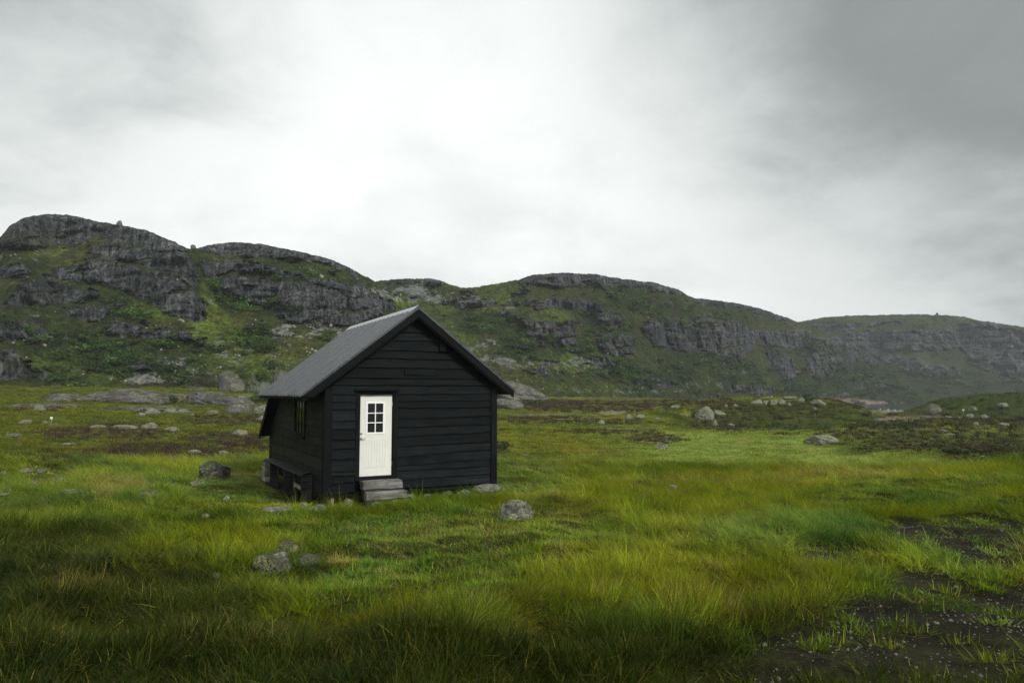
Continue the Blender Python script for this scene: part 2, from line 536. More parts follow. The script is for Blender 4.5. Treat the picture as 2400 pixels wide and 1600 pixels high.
M_RIDGE = make_plain('pale_ridge_metal', (0.42, 0.44, 0.46), 0.42, 0.5, 0.4, 6.0, 0.15)
M_STEEL = make_plain('brushed_steel', (0.42, 0.43, 0.44), 0.3, 0.5, 0.9)
M_DARKIN = make_plain('dark_inside', (0.006, 0.006, 0.006), 0.95, 0.05)
M_GLASS = make_glass_mat('window_glass')
M_LAKE = make_water_mat('lake_water', (0.03, 0.045, 0.058), 0.10, 0.35)
M_POOL = make_water_mat('bog_water', (0.012, 0.009, 0.005), 0.04, 0.1)
M_SIGN = make_plain('white_enamel', (0.78, 0.78, 0.78), 0.4, 0.4)
M_BLUE = make_plain('blue_enamel', (0.05, 0.10, 0.30), 0.4, 0.4)
# ------------------------------------------------------------------ the ground: survey table of heights (relative to the eye)
T_PX = np.array([-1500, -800, 0, 400, 760, 1160, 1500, 1900, 2200, 2500, 3200, 4200], dtype=float)
T_D = np.array([1.5, 5, 10, 16, 24, 34, 48, 70, 100, 140, 200, 300, 450, 800], dtype=float)
T_Z = np.array([
    # 1.5    5     10     16     24     34     48     70    100   140   200   300   450   800
    [-1.65, -1.70, -1.90, -2.10, -2.05, -1.80, -1.2, 0.0, 2.0, 5.0, 6.0, 6.0, 6.0, 6.0],
    [-1.65, -1.72, -1.95, -2.20, -2.20, -2.00, -1.5, -0.4, 1.4, 4.0, 5.0, 5.0, 5.0, 5.0],
    [-1.65, -1.75, -2.05, -2.35, -2.45, -2.32, -1.9, -0.9, 0.6, 2.4, 3.0, 3.0, 3.0, 3.0],
    [-1.65, -1.80, -2.18, -2.53, -2.74, -2.75, -2.4, -1.4, 0.2, 2.0, 2.5, 2.5, 2.5, 2.5],
    [-1.65, -1.78, -2.20, -2.62, -2.68, -2.85, -2.65, -1.9, -0.3, 1.5, 2.5, 2.5, 2.5, 2.5],
    [-1.65, -1.75, -2.10, -2.42, -2.62, -3.15, -3.45, -3.5, -3.1, -2.0, -0.3, 1.0, 1.0, 1.0],
    [-1.65, -1.75, -2.17, -2.50, -2.78, -3.30, -3.6, -3.75, -3.6, -2.9, -1.4, 0.4, 1.0, 1.0],
    [-1.60, -1.67, -2.02, -2.40, -2.74, -3.26, -3.6, -3.85, -4.0, -4.2, -5.0, -6.6, -7.2, -7.2],
    [-1.58, -1.62, -1.90, -2.24, -2.58, -3.06, -3.45, -3.9, -4.35, -4.9, -5.55, -6.9, -7.5, -7.5],
    [-1.55, -1.60, -1.80, -2.08, -2.40, -2.88, -3.3, -3.8, -4.2, -4.7, -5.4, -6.9, -7.5, -7.5],
    [-1.55, -1.58, -1.70, -1.90, -2.20, -2.60, -3.1, -3.6, -4.0, -4.5, -5.3, -6.9, -7.5, -7.5],
    [-1.55, -1.58, -1.70, -1.90, -2.10, -2.50, -3.0, -3.5, -4.0, -4.5, -5.3, -6.9, -7.5, -7.5]])
_LD = np.log(T_D)
_rows = np.linspace(_LD[0], _LD[-1], 240)
_fine = np.array([np.interp(_rows, _LD, z) for z in T_Z])
_k = np.exp(-0.5 * (np.arange(-14, 15) / 6.0) ** 2); _k /= _k.sum()
_fine = np.array([np.convolve(np.pad(r, 14, mode='edge'), _k, 'valid') for r in _fine])
_cols = np.linspace(T_PX[0], T_PX[-1], 400)
_tab = np.array([np.interp(_cols, T_PX, _fine[:, j]) for j in range(_fine.shape[1])])
_k2 = np.exp(-0.5 * (np.arange(-16, 17) / 7.0) ** 2); _k2 /= _k2.sum()
_tab = np.array([np.convolve(np.pad(r, 16, mode='edge'), _k2, 'valid') for r in _tab]).T   # cols x rows

# knolls on the flats: centre seen at px, depth, top gain, half width, half depth (metres), flatness
MOUNDS = [(1815, 95, 3.5, 15.5, 11.0, 2.6), (2230, 53, 1.55, 13.0, 8.0, 2.2),
          (2420, 136, 4.9, 21.5, 14.0, 4.0), (1440, 125, 0.9, 12.0, 9.0, 2.0), (1290, 110, 0.7, 9.0, 8.0, 2.0),
          (1640, 150, 1.6, 15.0, 14.0, 2.0), (2330, 31, 0.35, 3.5, 2.5, 2.0), (1520, 84, 0.9, 6.5, 5.0, 2.0), (1640, 84, 1.5, 6.0, 5.0, 2.0),
          (1300, 75, 0.5, 14.0, 10.0, 2.0), (2330, 76, 0.8, 10.0, 7.0, 2.0)]

def ground_z(x, y, detail=True):
    x = np.asarray(x, dtype=float); y = np.asarray(y, dtype=float)
    r = np.hypot(x, y)
    az = np.arctan2(x, y)
    azc = np.clip(az, -1.02, 1.05)
    px = np.clip(CXP + 1604.8 * np.tan(azc), _cols[0], _cols[-1])
    D = np.clip(np.where(np.abs(az) < 1.0, r * np.cos(azc), r * 0.53), T_D[0], T_D[-1])
    ci = (px - _cols[0]) / (_cols[1] - _cols[0]); ri = (np.log(D) - _rows[0]) / (_rows[1] - _rows[0])
    c0 = np.clip(ci.astype(int), 0, len(_cols) - 2); r0 = np.clip(ri.astype(int), 0, len(_rows) - 2)
    fc = ci - c0; fr = np.clip(ri - r0, 0, 1)
    z = (_tab[c0, r0] * (1 - fc) * (1 - fr) + _tab[c0 + 1, r0] * fc * (1 - fr) + _tab[c0, r0 + 1] * (1 - fc) * fr + _tab[c0 + 1, r0 + 1] * fc * fr)
    wx = vnoise2(x * 0.11, y * 0.11, 5) * 1.6; wy = vnoise2(x * 0.11, y * 0.11, 9) * 1.6
    for (mp, md, h, hw, hd, p) in MOUNDS:
        mx = (mp - CXP) / 1604.8 * md
        d = np.sqrt(((x - mx + wx) / hw) ** 2 + ((y - md + wy) / hd) ** 2)
        z = z + h * np.exp(-np.power(d, p) * 0.9)
    if detail:
        a = rad(29.0)
        tx = (x + 4.508) * math.cos(a) + (y - 16.6) * math.sin(a); dx = -(x + 4.508) * math.sin(a) + (y - 16.6) * math.cos(a)
        pad = sstep(-1.8, -0.4, tx) * sstep(6.2, 4.9, tx) * sstep(-2.4, -1.0, dx) * sstep(8.6, 7.2, dx)
        near = sstep(60, 20, r) * (1 - 0.8 * pad) * (1 - 0.65 * sstep(1750, 1950, px) * sstep(15, 11, D))
        amp = 0.035 + 0.10 * sstep(6, 60, r) + 0.25 * sstep(60, 160, r)
        flat = 1 - 0.75 * sstep(1250, 1400, px) * sstep(30, 38, D) * sstep(76, 66, D)     # the wet meadow lies flat
        z = z + amp * flat * fbm2(x * 0.55, y * 0.55, 3, 21) + (0.05 + 0.12 * sstep(20, 90, r)) * flat * fbm2(x * 0.13, y * 0.13, 3, 33)
        z = z + near * (0.17 * vnoise2(x * 1.15, y * 1.15, 41) + 0.045 * vnoise2(x * 2.9, y * 2.9, 43)) * (1 - 0.7 * sstep(1.2, 0.4, np.hypot((px - 1000) / 420, (D - 13.5) / 3.5)))
        # level pad under and beside the cabin
        a = rad(29.0)
        tx = (x + 4.508) * math.cos(a) + (y - 16.6) * math.sin(a); dx = -(x + 4.508) * math.sin(a) + (y - 16.6) * math.cos(a)
        ins = sstep(-0.9, 0.1, tx) * sstep(5.6, 4.5, tx) * sstep(-0.3, 0.25, dx) * sstep(8.0, 6.8, dx)
        z = z - 0.07 * ins - 0.07 * pad
    return z + EYE

def gz(x, y):
    return float(ground_z(np.array([x]), np.array([y]))[0])

def on_ground(px, py, dmax=400.0):
    """walk out along the sight line through a surveyed image point until it meets the ground"""
    rx, ry, rz = view_ray(px, py)
    s = np.exp(np.linspace(math.log(2.0), math.log(dmax), 3000)) / ry
    h = ground_z(rx * s, ry * s) - (EYE + rz * s)
    k = int(np.argmax(h > 0)) if (h > 0).any() else len(s) - 1
    return rx * s[k], ry * s[k]

# ------------------------------------------------------------------ what grows where (centres surveyed in the photograph)
BARE = [(2250, 1240, 170, 40, 1), (2420, 1450, 150, 150, 1), (2330, 1560, 200, 70, .9), (2360, 1300, 150, 70, .95), (1965, 1302, 100, 26, 1.2), (2180, 1370, 120, 50, 1), (2300, 1440, 170, 80, .95),
        (2050, 1440, 130, 46, .95), (1960, 1510, 180, 44, 1.05), (2150, 1540, 260, 66, .95), (1820, 1580, 140, 30, .95), (2400, 1180, 70, 16, .8),
        (1778, 1310, 26, 10, .7), (1850, 1345, 22, 8, .6), (120, 1115, 70, 28, .75), (680, 1165, 40, 22, .7), (655, 1140, 36, 18, .7),
        (660, 1160, 30, 16, .9), (870, 1175, 70, 12, .6), (2030, 1200, 60, 10, .5), (1795, 1192, 60, 5, .6)]
TURF = [(1050, 1330, 260, 95, 1), (950, 1260, 170, 60, 1), (1250, 1240, 200, 60, .9), (560, 1150, 130, 45, 1), (860, 1400, 120, 60, .7), (2150, 1160, 260, 40, .8),
        (700, 1240, 120, 30, .6), (1230, 1130, 120, 40, .6), (2250, 1400, 260, 120, .7), (2200, 1560, 350, 60, .6)]
HEATHER = [(250, 1018, 150, 17, 1), (560, 985, 130, 12, 1), (540, 1032, 110, 18, .9), (360, 1056, 140, 16, 1), (470, 1066, 110, 14, .8), (300, 1000, 90, 8, .7),
           (620, 1045, 60, 14, .7), (170, 1075, 60, 10, .5),
           (1300, 950, 120, 16, 1), (1450, 955, 110, 12, 1), (1650, 950, 150, 14, .9), (1500, 935, 140, 8, .9), (1290, 985, 120, 9, .7), (1530, 1030, 70, 12, .7),
           (1700, 985, 90, 26, 1), (1850, 960, 180, 22, .8), (1960, 950, 90, 18, .8), (2050, 975, 70, 18, .5),
           (2170, 1010, 180, 22, 1.1), (2260, 1035, 220, 26, 1), (2050, 1020, 110, 14, .9), (2290, 980, 170, 12, .8), (2390, 1010, 80, 20, .8), (1420, 990, 90, 8, .6),
           (2150, 1048, 120, 12, .7), (1400, 1012, 120, 6, .8)]
MOSS = [(1300, 1045, 150, 18, 1), (1200, 1040, 70, 26, 1), (1270, 1020, 130, 14, .8), (600, 1010, 50, 12, 1), (560, 1100, 100, 16, .5), (420, 1085, 120, 18, .6),
        (620, 965, 25, 8, 1), (1440, 978, 80, 6, .9), (1330, 982, 60, 5, 1.2), (1850, 985, 140, 8, .6), (2100, 960, 60, 10, .8), (1990, 1045, 60, 10, .6),
        (200, 960, 200, 14, .7), (160, 1010, 120, 14, .6), (1980, 1330, 90, 12, .8), (2090, 1320, 60, 14, .8), (1880, 1350, 60, 12, .7), (420, 995, 80, 12, .6)]
WETGREEN = [(1800, 1045, 330, 26, 1), (1750, 1070, 260, 18, 1), (2000, 1085, 260, 16, .9), (1680, 1020, 160, 12, .8), (1580, 1060, 110, 16, .7), (2250, 1095, 200, 12, .6)]
SAND = [(1437, 968, 34, 4.5, 1), (1310, 984, 40, 2.2, .8), (1380, 980, 26, 2, .8), (1300, 972, 110, 2.5, .55), (1480, 1007, 70, 3, .7), (2110, 984, 55, 8, .9), (2160, 978, 60, 6, .5),
        (2060, 965, 26, 6, .6)]
PINK = [(1835, 1048, 22, 2.5, 1), (1740, 1035, 26, 3, .7), (1905, 1056, 24, 3, .6), (1700, 1085, 30, 4, .6), (2240, 1068, 60, 4, .6), (1400, 1060, 80, 4, .5)]
DARKMOOR = [(2330, 950, 300, 52, 1.1), (1830, 972, 240, 34, 1), (2390, 1050, 120, 40, .8), (2260, 992, 220, 14, .7), (2150, 1035, 200, 26, .7), (1640, 990, 90, 20, .6)]
SCRUB = [(2330, 945, 170, 30, .55), (1890, 930, 24, 10, 1), (2080, 996, 80, 12, .9), (2000, 978, 60, 10, .6), (1840, 1000, 150, 10, .6), (2330, 1075, 110, 24, 1), (2140, 950, 40, 8, .6), (2350, 965, 40, 10, .8),
         (340, 935, 20, 8, 1), (400, 940, 20, 7, .8), (130, 930, 20, 8, .8), (1250, 945, 40, 8, .8), (2260, 1060, 70, 12, .7), (2000, 1060, 60, 8, .6), (1175, 1052, 22, 14, 1)]

def cover(x, y, z):
    """weights of each kind of ground cover at world points"""
    px, py = view_xy(x, y, z)
    behind = (y < 1.0)
    px = np.where(behind, -5000, px)
    r = np.hypot(x, y)
    n1 = fbm2(x * 0.35, y * 0.35, 4, 101); n2 = fbm2(x * 0.09, y * 0.09, 4, 131); n3 = fbm2(x * 1.6, y * 1.6, 3, 151)
    warp = 0.38 * n1 + 0.2 * n3
    e = lambda l, w=1.0: ellipses(px, py, l, warp * w)
    w = dict(px=px, py=py, r=r, n1=n1, n2=n2, n3=n3)
    w['bare'] = np.clip(e(BARE) * (0.75 + 0.5 * n3) , 0, 1) * sstep(90, 60, r)
    a = rad(29.0)
    tx = (x + 4.508) * math.cos(a) + (y - 16.6) * math.sin(a); dx = -(x + 4.508) * math.sin(a) + (y - 16.6) * math.cos(a)
    wall = np.maximum(np.maximum(-tx, tx - 4.62), np.maximum(-dx, dx - 7.3))
    w['bare'] = np.maximum(w['bare'], 0.9 * sstep(0.55, 0.10, wall + 0.25 * n3))          # drip line and trodden soil along the walls, also standing in for contact shadow
    w['turf'] = np.clip(e(TURF), 0, 1)
    fieldh = sstep(0.28, 0.62, n2 * 0.7 + n1 * 0.6) * sstep(24, 40, r) * 0.65
    wet = np.clip(e(WETGREEN, 0.8), 0, 1)
    w['heather'] = np.clip(np.maximum(e(HEATHER, 1.2), fieldh * (1 - wet)), 0, 1)
    w['moss'] = np.clip(np.maximum(e(MOSS, 1.2), 0.75 * sstep(0.25, 0.6, -n2 * 0.6 + n1 * 0.7) * sstep(22, 40, r)), 0, 1)
    w['wet'] = wet
    w['sand'] = np.clip(e(SAND, 0.8), 0, 1)
    w['pink'] = np.clip(e(PINK, 0.8), 0, 1)
    w['darkmoor'] = np.clip(e(DARKMOOR, 1.0), 0, 1)
    w['scrub'] = np.clip(e(SCRUB, 1.0), 0, 1)
    return w

def moor_colour(w):
    px, py, r, n1, n2, n3 = (w[k] for k in ('px', 'py', 'r', 'n1', 'n2', 'n3'))
    c = np.tile(C3(0.088, 0.118, 0.010), (len(px), 1))
    c = mixc(c, C3(0.140, 0.150, 0.011), sstep(-0.2, 0.5, n1))
    c = mixc(c, C3(0.044, 0.066, 0.010), sstep(0.1, 0.6, -n1 + 0.3 * n3) * 0.8)
    right = sstep(1250, 1600, px) * sstep(26, 34, r) * sstep(80, 66, r)
    c = mixc(c, C3(0.155, 0.205, 0.024), right * 0.8)
    c = mixc(c, C3(0.230, 0.300, 0.060), w['wet'] * sstep(-0.5, 0.4, n1 + 0.4 * n3) * 0.9)
    c = mixc(c, C3(0.200, 0.195, 0.012), w['moss'] * sstep(-0.4, 0.5, n3 + n1 * 0.5) * 0.85)
    c = mixc(c, C3(0.036, 0.027, 0.014), w['heather'] * sstep(-0.5, 0.3, n3 + 0.3 * n1) * 0.82)
    c = mixc(c, C3(0.034, 0.046, 0.009), np.clip(w['darkmoor'] * (0.85 + 0.2 * n3), 0, 1))
    c = mixc(c, C3(0.026, 0.040, 0.009), w['scrub'] * 0.85)
    c = mixc(c, C3(0.075, 0.080, 0.010), 0.5 * sstep(700, 560, px) * sstep(24, 32, r) * sstep(-0.5, 0.5, n1 + 0.5 * n3))
    c = mixc(c, C3(0.22, 0.12, 0.06), w['pink'] * 0.6)
    c = mixc(c, C3(0.19, 0.155, 0.118), w['sand'] * 0.85 * sstep(-0.9, 0.1, n3))
    # soil shows under the near grass and on bare ground
    c = mixc(c, C3(0.030, 0.032, 0.008), sstep(26, 18, r) * 0.9)
    c = mixc(c, C3(0.0155, 0.0118, 0.0088), w['bare'] * 0.95)
    # shore of the lake
    return c

def build_ground():
    az = np.concatenate([np.arange(-180, -66, 4.0), np.arange(-66, -42, 0.4), np.arange(-42, 42, 0.095), np.arange(42, 66, 0.4), np.arange(66, 180.1, 4.0)])
    az = np.radians(az)
    r = np.exp(np.arange(math.log(0.8), math.log(760), 0.0122))
    R, A = np.meshgrid(r, az, indexing='ij')
    x = (R * np.sin(A)).ravel(); y = (R * np.cos(A)).ravel()
    z = ground_z(x, y)
    w = cover(x, y, z)
    c = moor_colour(w)
    shore = sstep(-7.0, -6.4, z - EYE) * sstep(-4.75, -5.15, z - EYE + 0.3 * w['n1']) * sstep(120, 150, w['r'])
    c = mixc(c, C3(0.17, 0.145, 0.118), shore * 0.75 * sstep(-0.8, 0.2, w['n3']))
    rough = np.clip(w['heather'] + w['scrub'], 0, 1)
    z = z + rough * sstep(20, 60, w['r']) * (0.10 + 0.12 * vnoise2(x * 2.3, y * 2.3, 77) + 0.10 * vnoise2(x * 5.1, y * 5.1, 78))
    z = z - 0.03 * w['bare']
    v = np.stack([x, y, z], 1)
    me = mesh_from('moor', v, grid_faces(len(r), len(az))[:, ::-1], M_GROUND)
    set_attr(me, 'Col', 'FLOAT_COLOR', rgba(c))
    o = link('moor', me)
    tag(o, kind='structure')
    return o

build_ground()

# ------------------------------------------------------------------ hills
def P(off, sc, pts):
    return [(off[0] + a / sc, off[1] + b / sc) for a, b in pts]
_A, _B, _C = (0, 460), (800, 600), (1600, 680)
S = 2.94
CRAGS_LEFT = [P(_A, S, p) for p in [
    [(-300,330),(0,310),(90,190),(220,125),(400,122),(640,150),(820,195),(1040,240),(1200,300),(1290,370),(1100,385),(900,330),(760,300),(700,270),(560,330),(330,345),(150,375),(0,355),(-300,420)],
    [(590,430),(640,355),(800,335),(960,345),(1100,390),(1280,400),(1330,450),(1370,600),(1350,640),(1200,540),(1080,510),(960,470),(780,425)],
    [(220,570),(420,500),(560,460),(700,430),(880,470),(1000,520),(1120,520),(1250,600),(1370,680),(1410,740),(1420,850),(1330,860),(1180,810),(1080,760),(960,700),(840,640),(700,600),(500,585)],
    [(20,750),(80,680),(150,610),(280,590),(430,600),(560,640),(680,680),(600,700),(450,740),(300,745),(150,750)],
    [(450,790),(600,760),(760,770),(720,850),(560,850),(470,820)],
    [(-100,880),(150,860),(250,860),(330,930),(380,980),(250,1000),(150,990),(-100,990)],
    [(720,900),(800,840),(900,880),(1050,930),(1160,920),(1280,930),(1370,1010),(1200,970),(1100,980),(900,975),(780,960)],
    [(-200,1020),(100,1060),(150,1130),(250,1200),(380,1260),(200,1240),(-200,1280)],
    [(1370,370),(1500,330),(1600,312),(1740,330),(1900,350),(2100,390),(2250,415),(2350,460),(2480,520),(2460,560),(2352,500),(2100,440),(1800,420),(1500,410)],
    [(1380,460),(1500,450),(1700,460),(1900,500),(2100,540),(2300,600),(2500,610),(2550,680),(2400,680),(2200,610),(2000,560),(1800,530),(1600,520),(1480,560),(1420,540)],
    [(1500,600),(1600,550),(1750,560),(1900,590),(2100,600),(2300,640),(2500,650),(2700,720),(2730,760),(2640,830),(2560,850),(2400,900),(2300,890),(2180,880),(2050,870),(1940,840),(1820,750),(1680,710),(1560,660)],
    [(0,480),(150,470),(230,520),(180,560),(0,550)],
    [(880,1150),(980,1140),(1030,1190),(900,1200)]]]
CRAGS_MID = [P(_B, S, p) for p in [
    [(1190,190),(1300,130),(1500,112),(1700,125),(1900,150),(2150,170),(2350,225),(2352,260),(2200,245),(2000,215),(1850,215),(1700,200),(1600,215),(1440,225),(1380,190),(1250,205)],
    [(390,170),(560,155),(680,165),(740,200),(600,190),(430,190)],
    [(1280,300),(1450,290),(1600,300),(1800,330),(1820,390),(1650,380),(1500,350),(1350,370),(1280,330)],
    [(1250,450),(1400,460),(1600,480),(1620,600),(1530,630),(1400,560),(1280,570)],
    [(1700,400),(1850,390),(1950,430),(1900,480),(1750,490)],
    [(1750,560),(1900,530),(2000,560),(2030,640),(1900,690),(1800,640)],
    [(700,310),(900,300),(1070,320),(1050,345),(800,350)],
    [(1080,380),(1180,385),(1200,420),(1100,420)],
    [(1680,690),(1850,700),(1900,760),(1780,770)],
    [(2020,840),(2200,830),(2320,870),(2250,910),(2050,890)],
    [(1340,760),(1400,750),(1445,820),(1370,830)]]] + [P(_C, S, p) for p in [
    [(80,60),(400,90),(600,150),(760,200),(820,240),(700,215),(560,170),(380,115),(100,95)],
    [(0,200),(200,190),(400,230),(520,300),(480,420),(400,480),(280,460),(150,430),(0,420),(-200,380),(-280,260),(-150,190)],
    [(580,420),(650,400),(760,480),(800,580),(760,640),(660,590),(590,500)],
    [(840,500),(900,430),(1000,330),(1090,320),(1200,400),(1350,470),(1390,510),(1200,500),(1060,540),(1040,600),(960,610),(870,580)],
    [(500,290),(700,270),(850,285),(1000,335),(900,400),(700,380),(560,380)],
    [(280,640),(420,640),(520,640),(640,680),(560,740),(430,700),(300,690)],
    [(1120,640),(1280,620),(1460,640),(1480,680),(1300,680),(1150,670)]]]
CRAGS_FAR = [P(_C, S, p) for p in [
    [(1000,320),(1300,290),(1600,280),(1850,260),(1950,225),(2150,215),(2352,280),(3500,400),(3500,650),(2352,590),(2250,580),(2100,560),(1980,470),(1900,390),(1750,420),(1500,420),(1300,420),(1150,400)],
    [(1270,260),(1330,200),(1400,200),(1380,240)],
    [(880,240),(1100,230),(1240,240),(1180,280),(1000,290)],
    [(1300,430),(1450,440),(1700,500),(1900,540),(1950,600),(1750,600),(1600,580),(1400,500)]]]

def poly_field(px, py, polys, soft=7.0):
    """1 inside, 0 outside, softened over a few metres of slope; vectorised signed distance"""
    best = np.full(px.shape, -60.0)
    for p in polys:
        p = np.array(p)
        lo = p.min(0) - 30; hi = p.max(0) + 30
        sel = (px > lo[0]) & (px < hi[0]) & (py > lo[1]) & (py < hi[1])
        if not sel.any():
            continue
        x = px[sel]; y = py[sel]
        d2 = np.full(x.shape, 1e12); ins = np.zeros(x.shape, bool)
        for (x0, y0), (x1, y1) in zip(p, np.roll(p, -1, 0)):
            ex, ey = x1 - x0, y1 - y0
            t = np.clip(((x - x0) * ex + (y - y0) * ey) / (ex * ex + ey * ey + 1e-9), 0, 1)
            d2 = np.minimum(d2, (x - x0 - t * ex) ** 2 + (y - y0 - t * ey) ** 2)
            c = ((y0 > y) != (y1 > y))
            xi = x0 + (y - y0) * ex / (ey if abs(ey) > 1e-9 else 1e-9)
            ins ^= c & (x < xi)
        d = np.sqrt(d2) * np.where(ins, 1, -1)
        best[sel] = np.maximum(best[sel], d)
    return best

HILL_BUSH = [  # dark birch scrub (photo px): centre, half axes, weight
    (548, 715, 34, 20, 1), (600, 795, 46, 34, .9), (235, 835, 90, 34, 1), (215, 800, 60, 22, .8), (300, 740, 60, 14, .6), (330, 870, 60, 20, .8), (400, 880, 40, 18, .8), (120, 800, 50, 20, .6),
    (650, 720, 40, 16, .7), (760, 785, 22, 12, .9), (690, 780, 18, 10, .7), (360, 815, 50, 16, .6), (480, 830, 40, 20, .5), (60, 760, 60, 16, .5), (90, 880, 80, 18, .6), (470, 900, 60, 10, .5),
    (860, 650, 30, 10, .4), (500, 670, 20, 20, .4), (310, 700, 70, 10, .5), (690, 650, 60, 12, .4), (800, 670, 60, 12, .4),
    (1140, 758, 76, 26, 1), (1090, 740, 40, 16, .8), (1250, 818, 74, 26, 1), (1210, 800, 40, 24, .9), (1370, 815, 26, 26, .9), (1300, 780, 40, 16, .8), (1420, 790, 60, 14, .6),
    (1480, 700, 60, 30, .8), (1560, 720, 60, 30, .8), (1540, 690, 50, 22, .7), (1420, 880, 60, 18, .9), (1520, 885, 70, 18, 1), (1600, 870, 60, 22, 1), (1460, 850, 40, 10, .7),
    (1390, 735, 50, 8, .7), (1450, 770, 50, 10, .7), (1650, 845, 70, 20, 1), (1720, 870, 70, 18, 1), (1740, 890, 60, 14, .9), (1620, 840, 40, 12, .9), (1340, 690, 30, 8, .5),
    (1860, 800, 40, 16, 1), (1900, 820, 60, 20, .9), (1820, 790, 40, 12, .8), (1700, 750, 50, 16, .5), (1780, 740, 60, 18, .6), (1880, 890, 50, 16, .9), (1960, 895, 50, 20, 1), (2040, 880, 60, 24, 1),
    (2000, 860, 60, 16, .8), (2120, 900, 50, 14, 1), (1820, 905, 60, 12, .6), (1600, 760, 60, 20, .5), (1650, 720, 60, 14, .5), (1950, 760, 60, 10, .5), (1800, 870, 40, 10, .7),
    (2150, 908, 420, 36, 1.1), (2000, 870, 120, 26, .9), (2130, 870, 60, 20, .9), (2250, 895, 120, 18, 1.1), (2380, 890, 90, 24, 1.1), (2200, 880, 60, 16, .9), (2330, 860, 60, 16, .7), (2120, 820, 70, 10, .7), (2050, 830, 40, 12, .6), (2230, 830, 60, 12, .6), (2180, 800, 60, 8, .4)]
HILL_SCREE = [  # pale boulders and scree
    (720, 775, 90, 18, 1.2), (790, 780, 30, 14, 1.3), (640, 800, 70, 40, .7), (560, 820, 60, 34, .6), (480, 860, 70, 26, .7), (340, 885, 120, 14, .8), (690, 840, 60, 40, .7), (500, 690, 16, 30, .6),
    (80, 745, 50, 8, .5), (60, 600, 80, 12, .5), (130, 870, 80, 14, .5), (420, 850, 40, 12, .6), (560, 880, 60, 14, .6),
    (960, 690, 120, 18, .9), (1080, 700, 100, 14, .8), (1180, 710, 60, 14, .6), (1010, 670, 60, 10, .7), (1140, 806, 26, 14, .9), (1200, 850, 90, 18, .7), (1300, 860, 80, 20, .6), (1350, 850, 40, 14, .6),
    (1330, 920, 120, 10, .5), (1500, 915, 120, 8, .6), (1660, 905, 80, 10, .5), (1720, 865, 50, 14, .5), (1950, 930, 120, 8, .5), (1100, 830, 60, 26, .6)]
HILL_BRIGHT = [  # fresh green runs of grass
    (490, 720, 26, 60, 1), (500, 780, 60, 60, .8), (560, 850, 90, 50, .6), (380, 730, 60, 16, .8), (330, 705, 60, 10, .6), (640, 860, 90, 40, .6), (100, 590, 50, 14, .6), (930, 712, 40, 22, 1.1),
    (905, 735, 30, 16, .9), (800, 620, 60, 12, .4), (1150, 700, 60, 40, .6), (1060, 790, 60, 60, .6), (1330, 840, 90, 40, .6), (1180, 720, 30, 50, .6), (1400, 900, 120, 24, .5), (130, 855, 70, 30, .6),
    (1870, 905, 80, 12, .5), (1780, 895, 70, 10, .6), (1300, 740, 60, 14, .5), (1000, 730, 80, 20, .5), (250, 880, 60, 30, .5), (780, 700, 30, 6, .4), (870, 750, 40, 10, .5)]

hill_samples = {}

